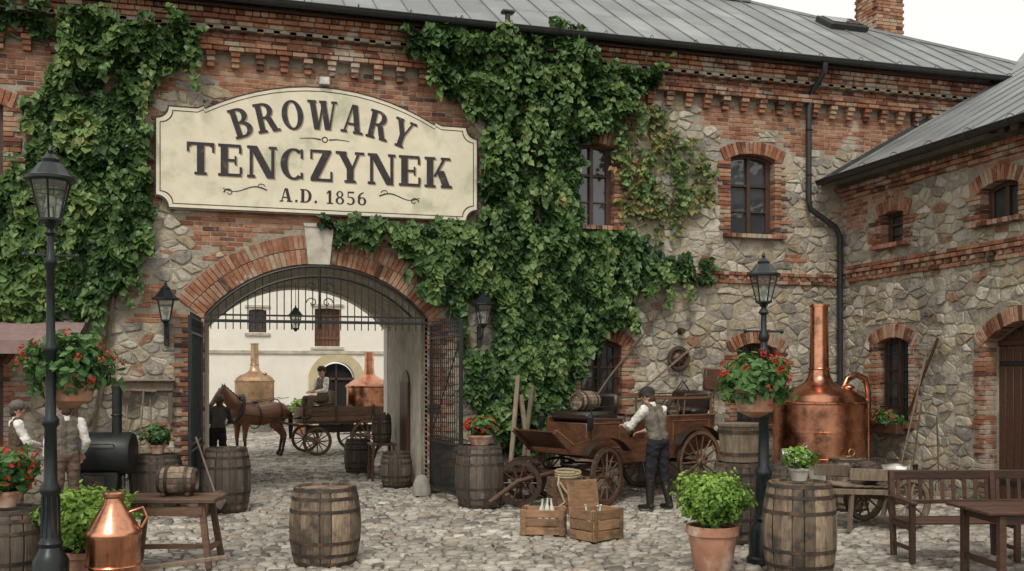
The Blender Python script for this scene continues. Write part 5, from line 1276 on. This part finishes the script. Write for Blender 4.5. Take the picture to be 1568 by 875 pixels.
for sy in(-1,1):
    h((1.05,sy*.055,1.87),.032,(1.08,sy*.07,1.98),.012); h((1.20,sy*.078,1.70),.016,(1.205,sy*.078,1.70),.016,'eye')
    fx=.58 if sy<0 else .50
    h((fx,sy*.14,1.05),.15,(fx,sy*.14,.78),.085); h((fx,sy*.14,.80),.085,(fx+.02,sy*.13,.50),.055); h((fx+.02,sy*.13,.50),.056,(fx+.01,sy*.13,.44),.05); h((fx+.01,sy*.13,.44),.042,(fx,sy*.13,.14),.036,'horse_black'); h((fx,sy*.13,.14),.046,(fx+.03,sy*.13,.09),.045,'horse_black'); h((fx+.03,sy*.13,.07),.052,(fx+.045,sy*.13,.045),.058,'horse_black')
    bx=-.68 if sy<0 else -.58
    h((bx+.02,sy*.14,1.1),.20,(bx+.12,sy*.16,.84),.13); h((bx+.12,sy*.16,.86),.13,(bx-.12,sy*.15,.58),.065); h((bx-.12,sy*.15,.58),.062,(bx-.13,sy*.15,.50),.056); h((bx-.13,sy*.15,.50),.048,(bx-.06,sy*.15,.15),.038,'horse_black'); h((bx-.06,sy*.15,.14),.047,(bx-.02,sy*.15,.09),.046,'horse_black'); h((bx-.02,sy*.15,.07),.052,(bx,sy*.15,.045),.058,'horse_black')
h((-.86,0,1.28),.05,(-.98,0,1.12),.055,'horse_black'); h((-.98,0,1.12),.06,(-1.0,0,.75),.07,'horse_black'); h((-1.0,0,.75),.07,(-.98,0,.45),.035,'horse_black')
for t in range(7):
    a=Vector((.55,0,1.52)).lerp(Vector((1.03,0,1.90)),t/6); h(tuple(a),.045,(a.x-.03,-.06,a.z-.16),.03,'horse_black')
h((1.08,0,1.90),.04,(1.17,0,1.80),.02,'horse_black')
HZ=WRZ+rad(22); hp=Vector((-.72,8.95,0))
figure('draft_horse',hc,tuple(hp),HZ,.02,3,.96)
q=MB('horse_harness')
Mc=Matrix.Rotation(rad(68),4,'Y')
q.M=Matrix.Translation((.66,0,1.30))@Mc@Matrix.Diagonal((1.35,1,1,1)); q.ring((0,0,0),.27,.05,'leather'); q.M=None
for sy in(-1,1):
    q.tube([(.62,sy*.31,1.15),(0,sy*.38,1.08),(-.95,sy*.36,1.0)],.018,'leather',6); q.tube([(1.13,sy*.11,1.86),(1.24,sy*.10,1.62),(1.36,sy*.075,1.46)],.010,'leather',5); q.tube([(1.36,sy*.075,1.46),(.7,sy*.24,1.42),(-.8,sy*.2,1.58)],.008,'leather',5)
q.M=Matrix.Translation((.15,0,1.10))@RY90@Matrix.Diagonal((1.0,1.06,1,1)); q.ring((0,0,0),.345,.016,'leather'); q.M=Matrix.Translation((-.5,0,1.18))@RY90@Matrix.Diagonal((1.0,1.05,1,1)); q.ring((0,0,0),.355,.014,'leather'); q.M=Matrix.Translation((1.33,0,1.50))@Matrix.Rotation(rad(40),4,'Y'); q.ring((0,0,0),.08,.009,'leather'); q.M=None
q.box((.15,0,1.47),(.2,.22,.07),'leather',b=.03)
q.done(loc=hp,rz=HZ,scale=.96)
# ------------------------------------------------------------------ light, world, camera
w=bpy.data.worlds.new('World'); scene.world=w; w.use_nodes=True; nt=w.node_tree; bg=nt.nodes['Background']
sky=nt.nodes.new('ShaderNodeTexSky'); sky.sky_type='NISHITA'; sky.sun_disc=False; sky.sun_elevation=rad(52); sky.sun_rotation=rad(205); sky.air_density=1.0; sky.dust_density=3.0; sky.ozone_density=1
hs=nt.nodes.new('ShaderNodeHueSaturation'); hs.inputs['Saturation'].default_value=.12; nt.links.new(sky.outputs[0],hs.inputs['Color'])
mx=nt.nodes.new('ShaderNodeMix'); mx.data_type='RGBA'; mx.inputs[0].default_value=.65; nt.links.new(hs.outputs[0],mx.inputs[6]); mx.inputs[7].default_value=(9.0,8.8,8.3,1)
nt.links.new(mx.outputs[2],bg.inputs[0]); bg.inputs[1].default_value=.145
sl_=bpy.data.lights.new('sun','SUN'); sl_.energy=1.5; sl_.angle=rad(10); sl_.color=(1,.95,.86); so=bpy.data.objects.new('sun',sl_); scene.collection.objects.link(so)
az=rad(205); el=rad(52); dv=Vector((math.sin(az)*math.cos(el),math.cos(az)*math.cos(el),math.sin(el))); so.rotation_euler=dv.to_track_quat('Z','Y').to_euler()
cam=bpy.data.cameras.new('camera'); co=bpy.data.objects.new('camera',cam); scene.collection.objects.link(co); scene.camera=co
co.location=(-1.575,-17.25,2.1); co.rotation_euler=(rad(90),0,-math.atan(1500/5116)); cam.lens=36*1500/1568; cam.sensor_width=36; cam.shift_y=.0877; cam.clip_end=500
scene.view_settings.view_transform='Standard'; scene.view_settings.look='None'; scene.view_settings.exposure=0
